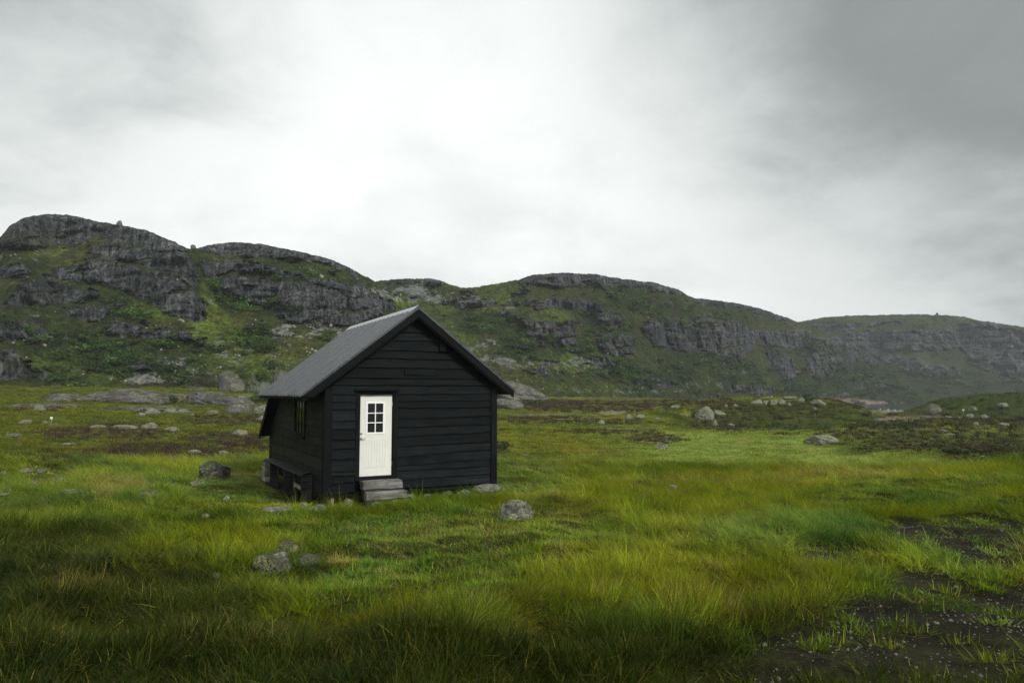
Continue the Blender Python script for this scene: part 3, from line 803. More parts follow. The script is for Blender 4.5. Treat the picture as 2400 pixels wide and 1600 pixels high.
def build_hill(name, x0, x1, sky, foot_d, crags, step, rows, seed, base_slope, back, foot_fixed=None, rel_noise=1.0, tint=(1, 1, 1)):
    px = np.arange(x0, x1 + step, step)
    nc = len(px)
    sk = np.array(sky, dtype=float)
    ysky = np.interp(px, sk[:, 0], sk[:, 1])
    ker = np.exp(-0.5 * (np.arange(-12, 13) / (7.0 / step)) ** 2); ker /= ker.sum()
    ysky = np.convolve(np.pad(ysky, 12, mode='edge'), ker, 'valid')
    ysky = ysky + 2.6 * fbm2(px * 0.022, px * 0 + seed, 4, seed + 3, 0.6) + 1.7 * fbm2(px * 0.10, px * 0 + 5.5, 3, seed + 5, 0.65) - 2.2 * np.maximum(0, vnoise2(px * 0.21, px * 0 + 3.3, seed + 8) - 0.35)
    fd = np.array(foot_d, dtype=float)
    D0 = np.interp(px, fd[:, 0], fd[:, 1])
    kk = np.exp(-0.5 * (np.arange(-40, 41) / (18.0)) ** 2); kk /= kk.sum()
    D0 = np.convolve(np.pad(D0, 40, mode='edge'), kk, 'valid')
    xg = (px - CXP) / 1604.8 * D0
    z0 = ground_z(xg, D0) - 0.9
    if foot_fixed is not None:
        z0 = np.minimum(z0, foot_fixed)
    _, yfoot = view_xy(xg, D0, z0)
    yfoot = np.maximum(yfoot, ysky + 6)
    t = np.linspace(0, 1, rows)[:, None]
    PY = yfoot[None, :] + (ysky - yfoot)[None, :] * t
    PX = np.repeat(px[None, :], rows, 0)
    # crag field, with ragged and ledged edges
    sd = poly_field(PX, PY, crags)
    wv = fbm2(PX * 0.030, PY * 0.055, 4, seed + 11, 0.6); wv2 = fbm2(PX * 0.10, PY * 0.14, 3, seed + 17, 0.6)
    ledge = fbm2(PX * 0.013 + 0.5 * wv, PY * 0.065 + PX * 0.012, 3, seed + 23, 0.55)
    rock = sstep(-5, 4, sd + 9 * wv + 6 * wv2)
    rock = rock * (1 - 0.65 * sstep(0.36, 0.58, ledge + 0.3 * wv2))
    stray = sstep(0.27 if seed != 7 else 0.36, 0.50 if seed != 7 else 0.56, fbm2(PX * 0.016, PY * 0.05, 4, seed + 31, 0.6) + 0.12 * wv2) * 0.9
    rock = np.maximum(rock, stray * sstep(-60, -20, sd))
    # slopes, integrated up the hill
    slope = base_slope + 6 * wv + 32 * rock + 6 * wv2 * rock - 9 * sstep(0.2, 0.6, ledge)
    top = sstep(0.90, 1.0, t)
    slope = lerp(slope, np.minimum(slope, base_slope + 4), top * 0.7)
    kray_x, kray_y, kray_z = view_ray(PX, PY)
    k = kray_z / kray_y
    tans = np.tan(np.radians(np.clip(slope, 12, 82)))
    D = np.empty_like(PY); D[0] = D0
    for j in range(1, rows):
        dk = k[j] - k[j - 1]
        den = np.maximum(tans[j] - k[j], 0.10)
        D[j] = D[j - 1] * (1 + dk / den)
    # neighbouring columns of hillside hang together
    hw = 40
    kw = np.exp(-0.5 * (np.arange(-hw, hw + 1) / (22.0 / step)) ** 2); kw /= kw.sum()
    for j in range(rows):
        D[j] = 0.75 * np.convolve(np.pad(D[j], hw, mode='edge'), kw, 'valid') + 0.25 * np.convolve(np.pad(D[j], 12, mode='edge'), ker, 'valid')
    X = kray_x / kray_y * D; Z = k * D + EYE
    # rock relief: buttresses, joints and ledges pushed in and out of the slope
    xf, yf, zf = X.ravel(), D.ravel(), Z.ravel()
    rf = rock.ravel()
    but = np.abs(fbm3(xf * 0.075, yf * 0.075, zf * 0.018, 4, seed + 41, 0.55))
    blk = fbm3(xf * 0.22, yf * 0.22, zf * 0.12, 4, seed + 47, 0.6)
    led = fbm3(xf * 0.035, yf * 0.035, zf * 0.30, 3, seed + 53, 0.6)
    tus = fbm3(xf * 0.16, yf * 0.16, zf * 0.16, 4, seed + 59, 0.6)
    disp = rel_noise * (rf * (-7.0 * (but - 0.35) + 2.6 * blk + 2.2 * led) + (1 - rf) * 1.1 * tus)
    edge = (sstep(0.0, 0.05, t) * sstep(1.0, 0.95, t) * np.ones_like(PX)).ravel()
    disp = disp * edge
    X = X + (-(xf / np.hypot(xf, yf)) * disp).reshape(X.shape); D = D + (-(yf / np.hypot(xf, yf)) * disp).reshape(D.shape)
    # ---- colours of the rock and of what grows on it
    xf, yf, zf = X.ravel(), D.ravel(), Z.ravel()
    pxf, pyf = PX.ravel(), PY.ravel()
    n1 = fbm3(xf * 0.05, yf * 0.05, zf * 0.09, 4, seed + 61, 0.6); n2 = fbm3(xf * 0.3, yf * 0.3, zf * 0.3, 4, seed + 67, 0.6)
    warp = 0.35 * wv.ravel() + 0.25 * wv2.ravel()
    bush = np.clip(ellipses(pxf, pyf, HILL_BUSH, warp), 0, 1)
    scree = np.clip(ellipses(pxf, pyf, HILL_SCREE, warp), 0, 1)
    bright = np.clip(ellipses(pxf, pyf, HILL_BRIGHT, warp), 0, 1)
    g = np.tile(C3(0.036, 0.052, 0.011), (len(xf), 1))
    g = mixc(g, C3(0.066, 0.071, 0.015), sstep(-0.3, 0.6, n1))
    g = mixc(g, C3(0.022, 0.034, 0.009), sstep(0.0, 0.6, n2 - 0.3 * n1) * 0.7)
    g = mixc(g, C3(0.118, 0.168, 0.015), bright * sstep(-0.6, 0.3, n2) * 0.85)
    g = mixc(g, C3(0.050, 0.036, 0.022), sstep(0.35, 0.7, -n1 + 0.3 * n2) * 0.6)
    g = mixc(g, C3(0.020, 0.032, 0.009), bush * 0.72)
    pale = sstep(0.30, 0.42, n2 + 0.45 * scree - 0.12) * np.clip(scree + 0.12, 0, 1)
    g = mixc(g, C3(0.21, 0.21, 0.19), pale * 0.9)
    r_ = np.tile(C3(0.084, 0.088, 0.091), (len(xf), 1))
    r_ = mixc(r_, C3(0.155, 0.156, 0.150), sstep(0.05, 0.7, n2 + 0.3 * n1))
    r_ = mixc(r_, C3(0.038, 0.043, 0.046), sstep(0.1, 0.7, -n1 + 0.4 * blk))
    r_ = mixc(r_, C3(0.070, 0.075, 0.040), sstep(0.25, 0.6, led) * 0.6)
    stk = (fbm2(PX * 0.16, PY * 0.014, 4, seed + 71, 0.65) + 0.5 * fbm2(PX * 0.035, PY * 0.010, 3, seed + 73, 0.6)).ravel()
    r_ = r_ * (0.58 + 0.72 * sstep(-0.75, 0.75, stk))[:, None]
    hz = np.abs(fbm2(PX * 0.022 + 0.3 * wv, PY * 0.085 + PX * 0.02, 3, seed + 79, 0.6)).ravel()
    r_ = r_ * (1 - 0.5 * np.exp(-(hz / 0.05) ** 2))[:, None]
    beach = sstep(0.16, 0.10, t * np.ones_like(PX)).ravel() * sstep(1900, 1980, pxf) * sstep(2180, 2100, pxf) * (1 if seed == 19 else 0)
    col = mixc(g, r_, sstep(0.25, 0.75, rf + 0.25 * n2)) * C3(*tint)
    col = mixc(col, C3(0.21, 0.17, 0.135), beach * 0.9)
    # ---- back of the hill, falling away behind the skyline
    nb = 7
    X2 = [X]; D2 = [D]; Z2 = [Z]
    xr, yr, zr = X[-1], D[-1], Z[-1]
    for j in range(1, nb + 1):
        run = back * (j / nb) ** 1.3
        s = 1 + run / np.hypot(xr, yr)
        drop = 0.10 * run + 0.45 * run * (j / nb)
        X2.append((xr * s)[None]); D2.append((yr * s)[None]); Z2.append((zr - drop - 1.0 * (j > 0))[None])
    X = np.concatenate(X2); D = np.concatenate(D2); Z = np.concatenate(Z2)
    v = np.stack([X.ravel(), D.ravel(), Z.ravel()], 1)
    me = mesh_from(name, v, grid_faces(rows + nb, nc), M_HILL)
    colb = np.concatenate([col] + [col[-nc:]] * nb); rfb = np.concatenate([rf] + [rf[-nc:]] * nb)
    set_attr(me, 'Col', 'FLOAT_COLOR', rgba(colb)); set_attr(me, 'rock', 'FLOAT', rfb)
    o = link(name, me)
    tag(o, kind='structure')
    inner = (t * np.ones_like(PX)).ravel()
    hill_samples[o.name] = dict(p=v[:rows * nc], px=pxf, py=pyf, bush=bush * (inner > 0.02), scree=scree, rock=rf, n=n2, t=inner, step=step)
    return o

K = 2400 / 2352.0
SKY_LEFT = [(-1300, 760), (-700, 640), (-300, 600)] + [(a * K, b * K) for a, b in [(-40, 575), (0, 545), (20, 520), (60, 497), (120, 491), (180, 497), (230, 510), (285, 518), (340, 530), (400, 555), (430, 571), (452, 572), (480, 562), (530, 556), (560, 557), (620, 564), (680, 576), (740, 590), (770, 598), (790, 608), (830, 630), (860, 645)]] + [(905, 682), (940, 702), (975, 724), (1010, 765), (1040, 830), (1075, 915)]
SKY_MID = [(820, 700), (850, 668)] + [(a * K, b * K) for a, b in [(865, 646), (920, 640), (1000, 640), (1040, 655), (1070, 663), (1120, 655), (1180, 645), (1220, 632), (1290, 626), (1370, 630), (1440, 642), (1500, 648), (1560, 665), (1590, 684), (1650, 690), (1700, 697), (1750, 710), (1800, 727), (1850, 745), (1900, 765), (1960, 790), (2010, 822), (2060, 860), (2100, 905)]] + [(2165, 940), (2200, 952)]
SKY_FAR = [(1780, 775)] + [(a * K, b * K) for a, b in [(1845, 737), (1900, 727), (1960, 725), (2040, 722), (2120, 722), (2200, 725), (2250, 735), (2310, 745), (2352, 752)]] + [(2600, 790), (3000, 830), (3700, 880)]

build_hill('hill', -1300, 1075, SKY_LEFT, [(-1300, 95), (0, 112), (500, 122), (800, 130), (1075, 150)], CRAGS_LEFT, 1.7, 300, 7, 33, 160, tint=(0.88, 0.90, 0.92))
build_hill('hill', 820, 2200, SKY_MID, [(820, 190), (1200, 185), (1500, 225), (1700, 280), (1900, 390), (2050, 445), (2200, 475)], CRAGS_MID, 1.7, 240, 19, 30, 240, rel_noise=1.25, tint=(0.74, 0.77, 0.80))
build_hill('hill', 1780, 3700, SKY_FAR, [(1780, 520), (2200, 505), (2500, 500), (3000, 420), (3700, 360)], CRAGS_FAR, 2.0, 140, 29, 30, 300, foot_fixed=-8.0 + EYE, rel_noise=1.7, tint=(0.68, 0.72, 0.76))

def build_lake():
    z = -5.95 + EYE
    pts = [(40, 215), (95, 200), (170, 205), (330, 260), (420, 380), (420, 540), (300, 560), (180, 560), (120, 520), (80, 400)]
    bm = bmesh.new()
    vs = [bm.verts.new((x, y, z)) for x, y in pts]
    bm.faces.new(vs)
    me = bpy.data.meshes.new('lake'); bm.to_mesh(me); bm.free()
    me.materials.append(M_LAKE)
    tag(link('lake', me), kind='structure')
build_lake()

def build_pool(px, py, rx, ry, mat, seed):
    x, y = on_ground(px, py)
    n = 28
    ang = np.linspace(0, 2 * math.pi, n, endpoint=False)
    rr = 1 + 0.25 * np.sin(ang * 2 + seed) + 0.15 * np.sin(ang * 5 + seed * 2.3)
    vx = x + rx * rr * np.cos(ang); vy = y + ry * rr * np.sin(ang)
    zt = float(ground_z(vx, vy).mean()) + 0.03
    v = [(a, b, zt) for a, b in zip(vx, vy)]
    me = bpy.data.meshes.new('pond'); me.from_pydata(v, [], [list(range(n))]); me.materials.append(mat)
    tag(link('pond', me), kind='structure')
build_pool(1478, 1006.5, 2.6, 1.1, M_POOL, 1.0)
build_pool(1288, 978, 2.0, 1.0, M_POOL, 2.0)
build_pool(1478, 1051, 1.1, 1.0, M_POOL, 3.0)
build_pool(1545, 1069, 0.45, 0.7, M_POOL, 4.0)
# ------------------------------------------------------------------ the cabin
CX0, CY0, CROT = -4.5077, 16.6, rad(29.0)
cabin = empty('cabin', (CX0, CY0, 0.0), CROT)
tag(cabin, 'small black wooden cabin with grey metal roof and white door in the meadow', 'cabin')
rng = random.Random(11)

class MB:
    """collects shapes for ONE mesh object"""
    def __init__(s): s.v = []; s.f = []
    def hexa(s, p):
        n = len(s.v); s.v += [tuple(q) for q in p]
        s.f += [(n+0,n+3,n+2,n+1),(n+4,n+5,n+6,n+7),(n+0,n+1,n+5,n+4),(n+1,n+2,n+6,n+5),(n+2,n+3,n+7,n+6),(n+3,n+0,n+4,n+7)]
        return s
    def box(s, x0, x1, y0, y1, z0, z1):
        return s.hexa([(x0,y0,z0),(x1,y0,z0),(x1,y1,z0),(x0,y1,z0),(x0,y0,z1),(x1,y0,z1),(x1,y1,z1),(x0,y1,z1)])
    def prism(s, poly, a, b, axis):
        """poly in the two other axes, extruded from a to b along axis 'x','y' or 'z'"""
        n = len(s.v); k = len(poly)
        def P3(u, w, t): return {'x': (t, u, w), 'y': (u, t, w), 'z': (u, w, t)}[axis]
        s.v += [P3(u, w, a) for u, w in poly] + [P3(u, w, b) for u, w in poly]
        s.f.append(tuple(range(n, n + k))); s.f.append(tuple(range(n + 2*k - 1, n + k - 1, -1)))
        for i in range(k):
            j = (i + 1) % k
            s.f.append((n+i, n+k+i, n+k+j, n+j))
        return s
    def quad(s, a, b, c, d):
        n = len(s.v); s.v += [a, b, c, d]; s.f.append((n, n+1, n+2, n+3)); return s
    def build(s, name, mat, parent=None, bevel=0.0, smooth=False, wob=0.0):
        me = bpy.data.meshes.new(name)
        me.from_pydata(s.v, [], s.f)
        bm = bmesh.new(); bm.from_mesh(me)
        bmesh.ops.recalc_face_normals(bm, faces=bm.faces)
        if bevel > 0:
            bmesh.ops.bevel(bm, geom=list(bm.edges), offset=bevel, segments=1, affect='EDGES', profile=0.5)
        bm.to_mesh(me); bm.free()
        if smooth:
            me.polygons.foreach_set('use_smooth', [True] * len(me.polygons))
        me.materials.append(mat)
        return link(name, me, parent)

def slope_left(t):  return 2.675 + (t + 0.64) * 0.7762      # top of the roof, left pitch
def slope_right(t): return 2.782 + (5.12 - t) * 0.7497
RIDGE_T, RIDGE_Z = 2.26, 4.926
ROOF_T = 0.16                                             # roof build-up under the sheets

def plank(parent, axis, a0, a1, zb0, zb1, zt, face, mat, seed, wav=0.012, clip_top=None):
    """one waney-edged board: bottom edge leans out and wanders, top is tucked under the board above.
    axis 'x' = front wall (faces -y), axis 'y' = side wall (faces -x)"""
    n = max(6, int((a1 - a0) / 0.11))
    r = np.random.default_rng(seed)
    ph = r.uniform(0, 50)
    s = np.linspace(0, 1, n + 1)
    a = a0 + (a1 - a0) * s
    zb = zb0 + (zb1 - zb0) * s + wav * (1.3 * vnoise2(a * 1.1 + ph, a * 0 + seed, 3) + 0.5 * vnoise2(a * 4.1 + ph, a * 0 + seed, 4))
    for _ in range(r.integers(0, 3)):                     # knots where a branch left a notch or a bulge
        c = r.uniform(a0, a1); zb = zb + r.choice([-1, 1]) * r.uniform(0.008, 0.022) * np.exp(-((a - c) / 0.09) ** 2)
    ztv = np.full(n + 1, zt)
    if clip_top is not None:
        ztv = np.minimum(ztv, clip_top(a)); zb = np.minimum(zb, ztv - 0.01)
    out = face - 0.036 - 0.005 * vnoise2(a * 0.8 + ph, a * 0 + 2.2, 6)
    top = face - 0.004
    V = []
    def pt(aa, depth, z): return (aa, depth, z) if axis == 'x' else (depth, aa, z)
    for i in range(n + 1):
        zm = lerp(zb[i], ztv[i], 0.5)
        V += [pt(a[i], face, zb[i]), pt(a[i], out[i], zb[i] - 0.002), pt(a[i], out[i] - 0.003, zb[i] + 0.012), pt(a[i], lerp(out[i], top, 0.45), zm), pt(a[i], top, ztv[i]), pt(a[i], face, ztv[i])]
    F = []
    for i in range(n):
        for j in range(6):
            k = (j + 1) % 6
            F.append((i*6+j, i*6+k, (i+1)*6+k, (i+1)*6+j))
    F.append(tuple(range(6))); F.append(tuple(n*6 + j for j in range(5, -1, -1)))
    me = bpy.data.meshes.new('plank'); me.from_pydata(V, [], F)
    bm = bmesh.new(); bm.from_mesh(me); bmesh.ops.recalc_face_normals(bm, faces=bm.faces); bm.to_mesh(me); bm.free()
    me.materials.append(mat)
    return link('plank', me, parent)

# front boards, bottoms surveyed row by row (left end, right end of the run)
sd = 100
DOOR_L, DOOR_R = 0.735, 1.815
left_rows = [2.516, 2.321, 2.045, 1.849, 1.599, 1.372, 1.132, 0.833, 0.733, 0.545, 0.302]
prev = 2.695
for z in left_rows:
    sd += 1
    plank(cabin, 'x', 0.13, DOOR_L + 0.004, z + 0.004, z - 0.002, prev + 0.03, 0.0, M_BLACK, sd, 0.008); prev = z
right_rows = [(2.519, 2.543), (2.354, 2.342), (2.073, 2.123), (1.862, 1.884), (1.628, 1.676), (1.383, 1.413), (1.116, 1.214), (0.883, 0.964), (0.767, 0.765), (0.536, 0.554), (0.339, 0.306)]
prev = 2.70
for z0, z1 in right_rows:
    sd += 1
    plank(cabin, 'x', DOOR_R - 0.004, 4.50, z0, z1, prev + 0.05, 0.0, M_BLACK, sd, 0.012); prev = max(z0, z1)
sd += 1; plank(cabin, 'x', 0.13, 2.60, 2.695, 2.70, 2.95, 0.0, M_BLACK, sd, 0.012)
sd += 1; plank(cabin, 'x', 2.604, 4.50, 2.702, 2.707, 2.95, 0.0, M_BLACK, sd, 0.010)
prev = None
gab = [2.926, 3.106, 3.373, 3.610, 3.814, 4.077, 4.291, 4.52]
for z, zt in zip(gab, gab[1:] + [4.74]):
    sd += 1
    cut = 0.20
    tl = max(0.13, (z + 0.1 + cut - 2.675) / 0.7762 - 0.64); tr = min(4.50, 5.12 - (z + 0.1 + cut - 2.782) / 0.7497)
    plank(cabin, 'x', tl - 0.08 if z > 3.2 else tl, tr + 0.08 if z > 3.2 else tr, z, z + 0.01, zt + 0.03, 0.0, M_BLACK, sd, 0.012,
          clip_top=lambda a: np.minimum(slope_left(a), slope_right(a)) - 0.17)

# side wall boards
def lean_z(d): return 2.60 - (d - 6.0) * 0.764
side = [2.52, 2.29, 2.08, 1.885, 1.655, 1.435, 1.16, 0.84, 0.56, 0.29]
prev = 2.72
W0, W1, WZ0, WZ1 = 2.14, 3.34, 1.60, 2.545
for z in side:
    sd += 1
    far = 7.28
    tilt = 0.02 * math.sin(sd * 1.7)
    ctop = (lambda a: np.where(a > 5.8, np.minimum(2.75, lean_z(a) - 0.03), 2.75))
    if z < WZ1 - 0.05 and prev > WZ0 + 0.08:
        plank(cabin, 'y', 0.13, W0 - 0.05, z, z + tilt, prev + 0.035, 0.0, M_BLACKY, sd, 0.010)
        sd += 1
        end = min(far, 6.0 + (2.60 - z - 0.06) / 0.764)
        plank(cabin, 'y', W1 + 0.05, end, z + tilt, z, prev + 0.035, 0.0, M_BLACKY, sd, 0.010, clip_top=ctop)
    else:
        end = min(far, 6.0 + (2.60 - z - 0.06) / 0.764)
        plank(cabin, 'y', 0.13, end, z, z + tilt, prev + 0.035, 0.0, M_BLACKY, sd, 0.012, clip_top=ctop)
    prev = z

# the shell behind the boards
m = MB()
m.prism([(0.005, 0.30), (4.615, 0.30), (4.615, 2.95), (0.005, 2.95)], 6.0, 6.06, 'y')           # back
m.prism([(0.0, 2.95), (4.62, 2.95), (4.62, 2.98), (2.26, 4.72), (0.0, 2.98)], 6.0, 6.06, 'y')
m.box(4.56, 4.615, 0.006, 6.0, 0.30, 2.95)                                                        # right
m.box(0.006, 0.05, 0.006, W0, 0.30, 2.72); m.box(0.006, 0.05, W1, 6.0, 0.30, 2.72)                 # left, round the window
m.box(0.006, 0.05, W0, W1, 0.30, WZ0); m.box(0.006, 0.05, W0, W1, WZ1, 2.72)
m.box(0.05, 0.84, 0.006, 0.05, 0.30, 2.72); m.box(1.69, 4.56, 0.006, 0.05, 0.30, 2.72)             # front, round the door
m.box(0.84, 1.69, 0.006, 0.05, 2.70, 2.72)
m.prism([(0.05, 2.72), (4.56, 2.72), (4.56, 2.98), (2.26, 4.70), (0.05, 2.98)], 0.006, 0.05, 'y')
m.box(0.05, 4.56, 0.05, 6.0, 0.30, 0.36)
m.prism([(6.06, 0.30), (7.27, 0.30), (7.27, 1.55), (6.06, 2.50)], 0.006, 4.60, 'x')                # store at the back
m.build('inner_wall', M_DARKIN, cabin)

# corner boards
MB().box(-0.045, 0.155, -0.062, -0.034, 0.02, 2.88).build('corner_board', M_BLACKZ, cabin, 0.004)
MB().box(-0.062, -0.034, -0.030, 0.125, 0.02, 2.70).build('corner_board', M_BLACKZ, cabin, 0.004)
MB().box(4.475, 4.655, -0.062, -0.034, 0.17, 2.88).build('corner_board', M_BLACKZ, cabin, 0.004)
MB().box(4.63, 4.656, -0.030, 0.13, 0.17, 2.80).build('corner_board', M_BLACKZ, cabin, 0.004)
MB().box(-0.05, -0.032, 7.20, 7.30, 0.25, 1.55).build('corner_board', M_BLACKZ, cabin, 0.004)
m = MB()
for (a0, a1) in ((0.2, 6.0),):
    m.box(4.632, 4.655, a0, a1, 0.30, 2.95)
m.build('side_wall', M_BLACK, cabin)

# roof: deck, sheets, ridge, barge boards
RD0, RD1 = -0.24, 6.12
def pitch_poly(t0, t1, f, up, dn):
    return [(t0, f(t0) + up), (t1, f(t1) + up), (t1, f(t1) - dn), (t0, f(t0) - dn)]
MB().prism(pitch_poly(-0.58, RIDGE_T, slope_left, -0.028, 0.13), RD0 + 0.04, RD1 - 0.03, 'y').build('roof_deck', M_BLACKZ, cabin)
MB().prism(pitch_poly(5.06, RIDGE_T, slope_right, -0.028, 0.13), RD0 + 0.04, RD1 - 0.03, 'y').build('roof_deck', M_BLACKZ, cabin)

def roof_sheet(side, d0, d1, seed):
    f = slope_left if side == 'l' else slope_right
    te = -0.66 if side == 'l' else 5.14
    r = np.random.default_rng(seed)
    prof = []
    d = d0
    while d < d1 - 0.01:                                    # trapezoid ribs with a small stiffener between
        for dd, h in ((0.0, 0.0), (0.024, 0.046), (0.070, 0.046), (0.096, 0.0), (0.180, 0.0), (0.192, 0.010), (0.204, 0.0)):
            if d + dd <= d1: prof.append((d + dd, h))
        d += 0.300
    prof.append((d1, 0.0))
    nt = 9
    V = []; F = []
    for i in range(nt):
        s = i / (nt - 1)
        t = te + (RIDGE_T - te) * s
        for (dd, h) in prof:
            dent = 0.0
            if side == 'l' and s < 0.16 and dd < 2.0:       # the trampled, buckled eave edge
                dent = (-0.025 * abs(vnoise2(dd * 3.1, 0.7, 5)) + 0.018 * vnoise2(dd * 9.0, 2.0, 8)) * (1 - s / 0.16)
            V.append((t, dd + (0.012 * float(vnoise2(dd * 5, s * 3 + seed, 4)) if s < 0.2 else 0), f(t) + h + float(dent) + 0.003 * float(vnoise2(dd * 1.3 + seed, t * 1.2, 6))))
    k = len(prof)
    for i in range(nt - 1):
        for j in range(k - 1):
            F.append((i*k+j, i*k+j+1, (i+1)*k+j+1, (i+1)*k+j))
    me = bpy.data.meshes.new('roof_sheet'); me.from_pydata(V, [], F)
    bm = bmesh.new(); bm.from_mesh(me)
    bmesh.ops.recalc_face_normals(bm, faces=bm.faces)
    if sum(fc.normal.z for fc in bm.faces) < 0: bmesh.ops.reverse_faces(bm, faces=bm.faces)
    bmesh.ops.solidify(bm, geom=bm.faces[:], thickness=0.004)
    bm.to_mesh(me); bm.free()
    me.materials.append(M_ROOF)
    return link('roof_sheet', me, cabin)
edges = [RD0 - 0.01, 0.80, 1.87, 2.94, 4.01, 5.08, RD1]
for i in range(6):
    for sdn in 'lr':
        o = roof_sheet(sdn, edges[i] - (0.03 if i else 0), edges[i + 1], 60 + i)
        o.location.z = 0.0035 * (i % 2)

n = 52
m = MB()
ds = np.linspace(RD0 - 0.03, RD1 + 0.02, n)
for i in range(n - 1):
    notch = 0.155 if i % 3 else 0.135
    a, b = ds[i], ds[i + 1]
    for f, sgn in ((slope_left, -1), (slope_right, 1)):
        te = RIDGE_T + sgn * notch
        m.quad((RIDGE_T, a, RIDGE_Z + 0.064), (te, a, f(te) + 0.050), (te, b, f(te) + 0.050), (RIDGE_T, b, RIDGE_Z + 0.064))
        m.quad((te, a, f(te) + 0.050), (te, a, f(te) + 0.012), (te, b, f(te) + 0.012), (te, b, f(te) + 0.050))
m.build('ridge_cap', M_RIDGE, cabin)

for dy0, dy1, thick, dn0, dn1 in ((RD0 - 0.03, RD0, 0, -0.004, 0.225), (RD0 + 0.002, RD0 + 0.03, 0, 0.20, 0.275)):
    for f, te in ((slope_left, -0.60), (slope_right, 5.08)):
        poly = [(te, f(te) - dn0 - 0.0), (RIDGE_T, RIDGE_Z - dn0), (RIDGE_T, RIDGE_Z - dn1), (te + (0.24 if te < 0 else -0.20), f(te) - dn1 + (0.186 if te < 0 else 0.15)), (te, f(te) - 0.07)]
        MB().prism(poly, dy0, dy1, 'y').build('barge_board', M_BLACKZ, cabin)
# metal edge strip along the barge
for f, te in ((slope_left, -0.62), (slope_right, 5.10)):
    MB().prism([(te, f(te) + 0.036), (RIDGE_T, RIDGE_Z + 0.036), (RIDGE_T, RIDGE_Z - 0.03), (te, f(te) - 0.03)], RD0 - 0.045, RD0 - 0.033, 'y').build('verge_strip', M_ROOF, cabin)
# rafters showing under the left eave
for d in np.arange(0.25, 6.1, 0.72):
    te = -0.56
    MB().prism([(te, slope_left(te) - 0.135), (0.0, slope_left(0.0) - 0.135), (0.0, slope_left(0.0) - 0.24), (te, slope_left(te) - 0.20)], d, d + 0.05, 'y').build('rafter', M_BLACKZ, cabin)
# lean-to roof at the back, oversailing the side wall
MB().prism([(5.98, 2.665), (7.68, 1.37), (7.66, 1.30), (5.98, 2.58)], -0.34, 4.95, 'x').build('lean_to_roof', M_BLACKZ, cabin)
MB().prism([(5.99, 2.57), (7.64, 1.31), (7.58, 1.22), (5.99, 2.43)], -0.335, -0.30, 'x').build('barge_board', M_BLACKZ, cabin)

# door: frame, leaf, lights
MB().box(DOOR_L, 0.842, -0.045, 0.05, 0.60, 2.815).build('door_frame', M_BLACKZ, cabin, 0.004)
MB().box(1.698, DOOR_R, -0.045, 0.05, 0.60, 2.815).build('door_frame', M_BLACKZ, cabin, 0.004)
MB().box(0.842, 1.698, -0.045, 0.05, 2.696, 2.815).build('door_frame', M_BLACKZ, cabin, 0.004)
MB().box(0.70, 1.86, -0.115, -0.02, 2.815, 2.835).box(0.70, 1.86, -0.128, -0.115, 2.79, 2.836).build('drip_board', M_BLACKZ, cabin)
MB().box(0.77, 1.78, -0.07, 0.05, 0.575, 0.672).build('door_sill', M_BLACK, cabin, 0.006)
door = MB()
dy = 0.020
wx0, wx1, wz0, wz1 = 1.015, 1.475, 1.725, 2.505
door.box(0.850, wx0, dy, dy + 0.045, 0.682, 2.690); door.box(wx1, 1.680, dy, dy + 0.045, 0.682, 2.690)
door.box(wx0, wx1, dy, dy + 0.045, 0.682, wz0); door.box(wx0, wx1, dy, dy + 0.045, wz1, 2.690)
# low relief: framing lines and the narrow tongued boards of the lower panel
for (a, b, c, d) in ((0.93, 1.60, 1.655, 1.661), (0.93, 1.60, 0.880, 0.887)):
    door.box(a, b, dy - 0.004, dy, c, d)
k = 9; x0, x1 = 0.955, 1.575
for i in range(k):
    a = x0 + (x1 - x0) * i / k; b = x0 + (x1 - x0) * (i + 1) / k - 0.006
    door.box(a, b, dy - 0.005, dy, 0.90, 1.585)
door = door.build('door', M_WHITE, cabin)
door['label'] = 'white door with six small panes and steel handle'
fr = MB()
fr.box(wx0 - 0.012, wx0 + 0.03, dy - 0.014, dy + 0.03, wz0 - 0.012, wz1 + 0.012).box(wx1 - 0.03, wx1 + 0.012, dy - 0.014, dy + 0.03, wz0 - 0.012, wz1 + 0.012)
fr.box(wx0 + 0.03, wx1 - 0.03, dy - 0.014, dy + 0.03, wz0 - 0.012, wz0 + 0.03).box(wx0 + 0.03, wx1 - 0.03, dy - 0.014, dy + 0.03, wz1 - 0.03, wz1 + 0.012)
fr.build('window_frame', M_WHITE2, door)
mx = (wx0 + wx1) / 2
hz = (wz1 - wz0 - 0.06) / 3
bar = MB(); bar.box(mx - 0.011, mx + 0.011, dy - 0.008, dy + 0.02, wz0 + 0.03, wz1 - 0.03)
bar.build('glazing_bar', M_WHITE2, door)
for i in (1, 2):
    z = wz0 + 0.03 + hz * i
    b = MB(); b.box(wx0 + 0.03, mx - 0.011, dy - 0.007, dy + 0.019, z - 0.011, z + 0.011).box(mx + 0.011, wx1 - 0.03, dy - 0.007, dy + 0.019, z - 0.011, z + 0.011)
    b.build('glazing_bar', M_WHITE2, door)
for i in range(3):
    for (a, b_) in ((wx0 + 0.03, mx - 0.011), (mx + 0.011, wx1 - 0.03)):
        z0 = wz0 + 0.03 + hz * i + 0.011; z1 = wz0 + 0.03 + hz * (i + 1) - 0.011
        MB().box(a - 0.004, b_ + 0.004, dy + 0.010, dy + 0.014, z0 - 0.004, z1 + 0.004).build('pane', M_GLASS, door)

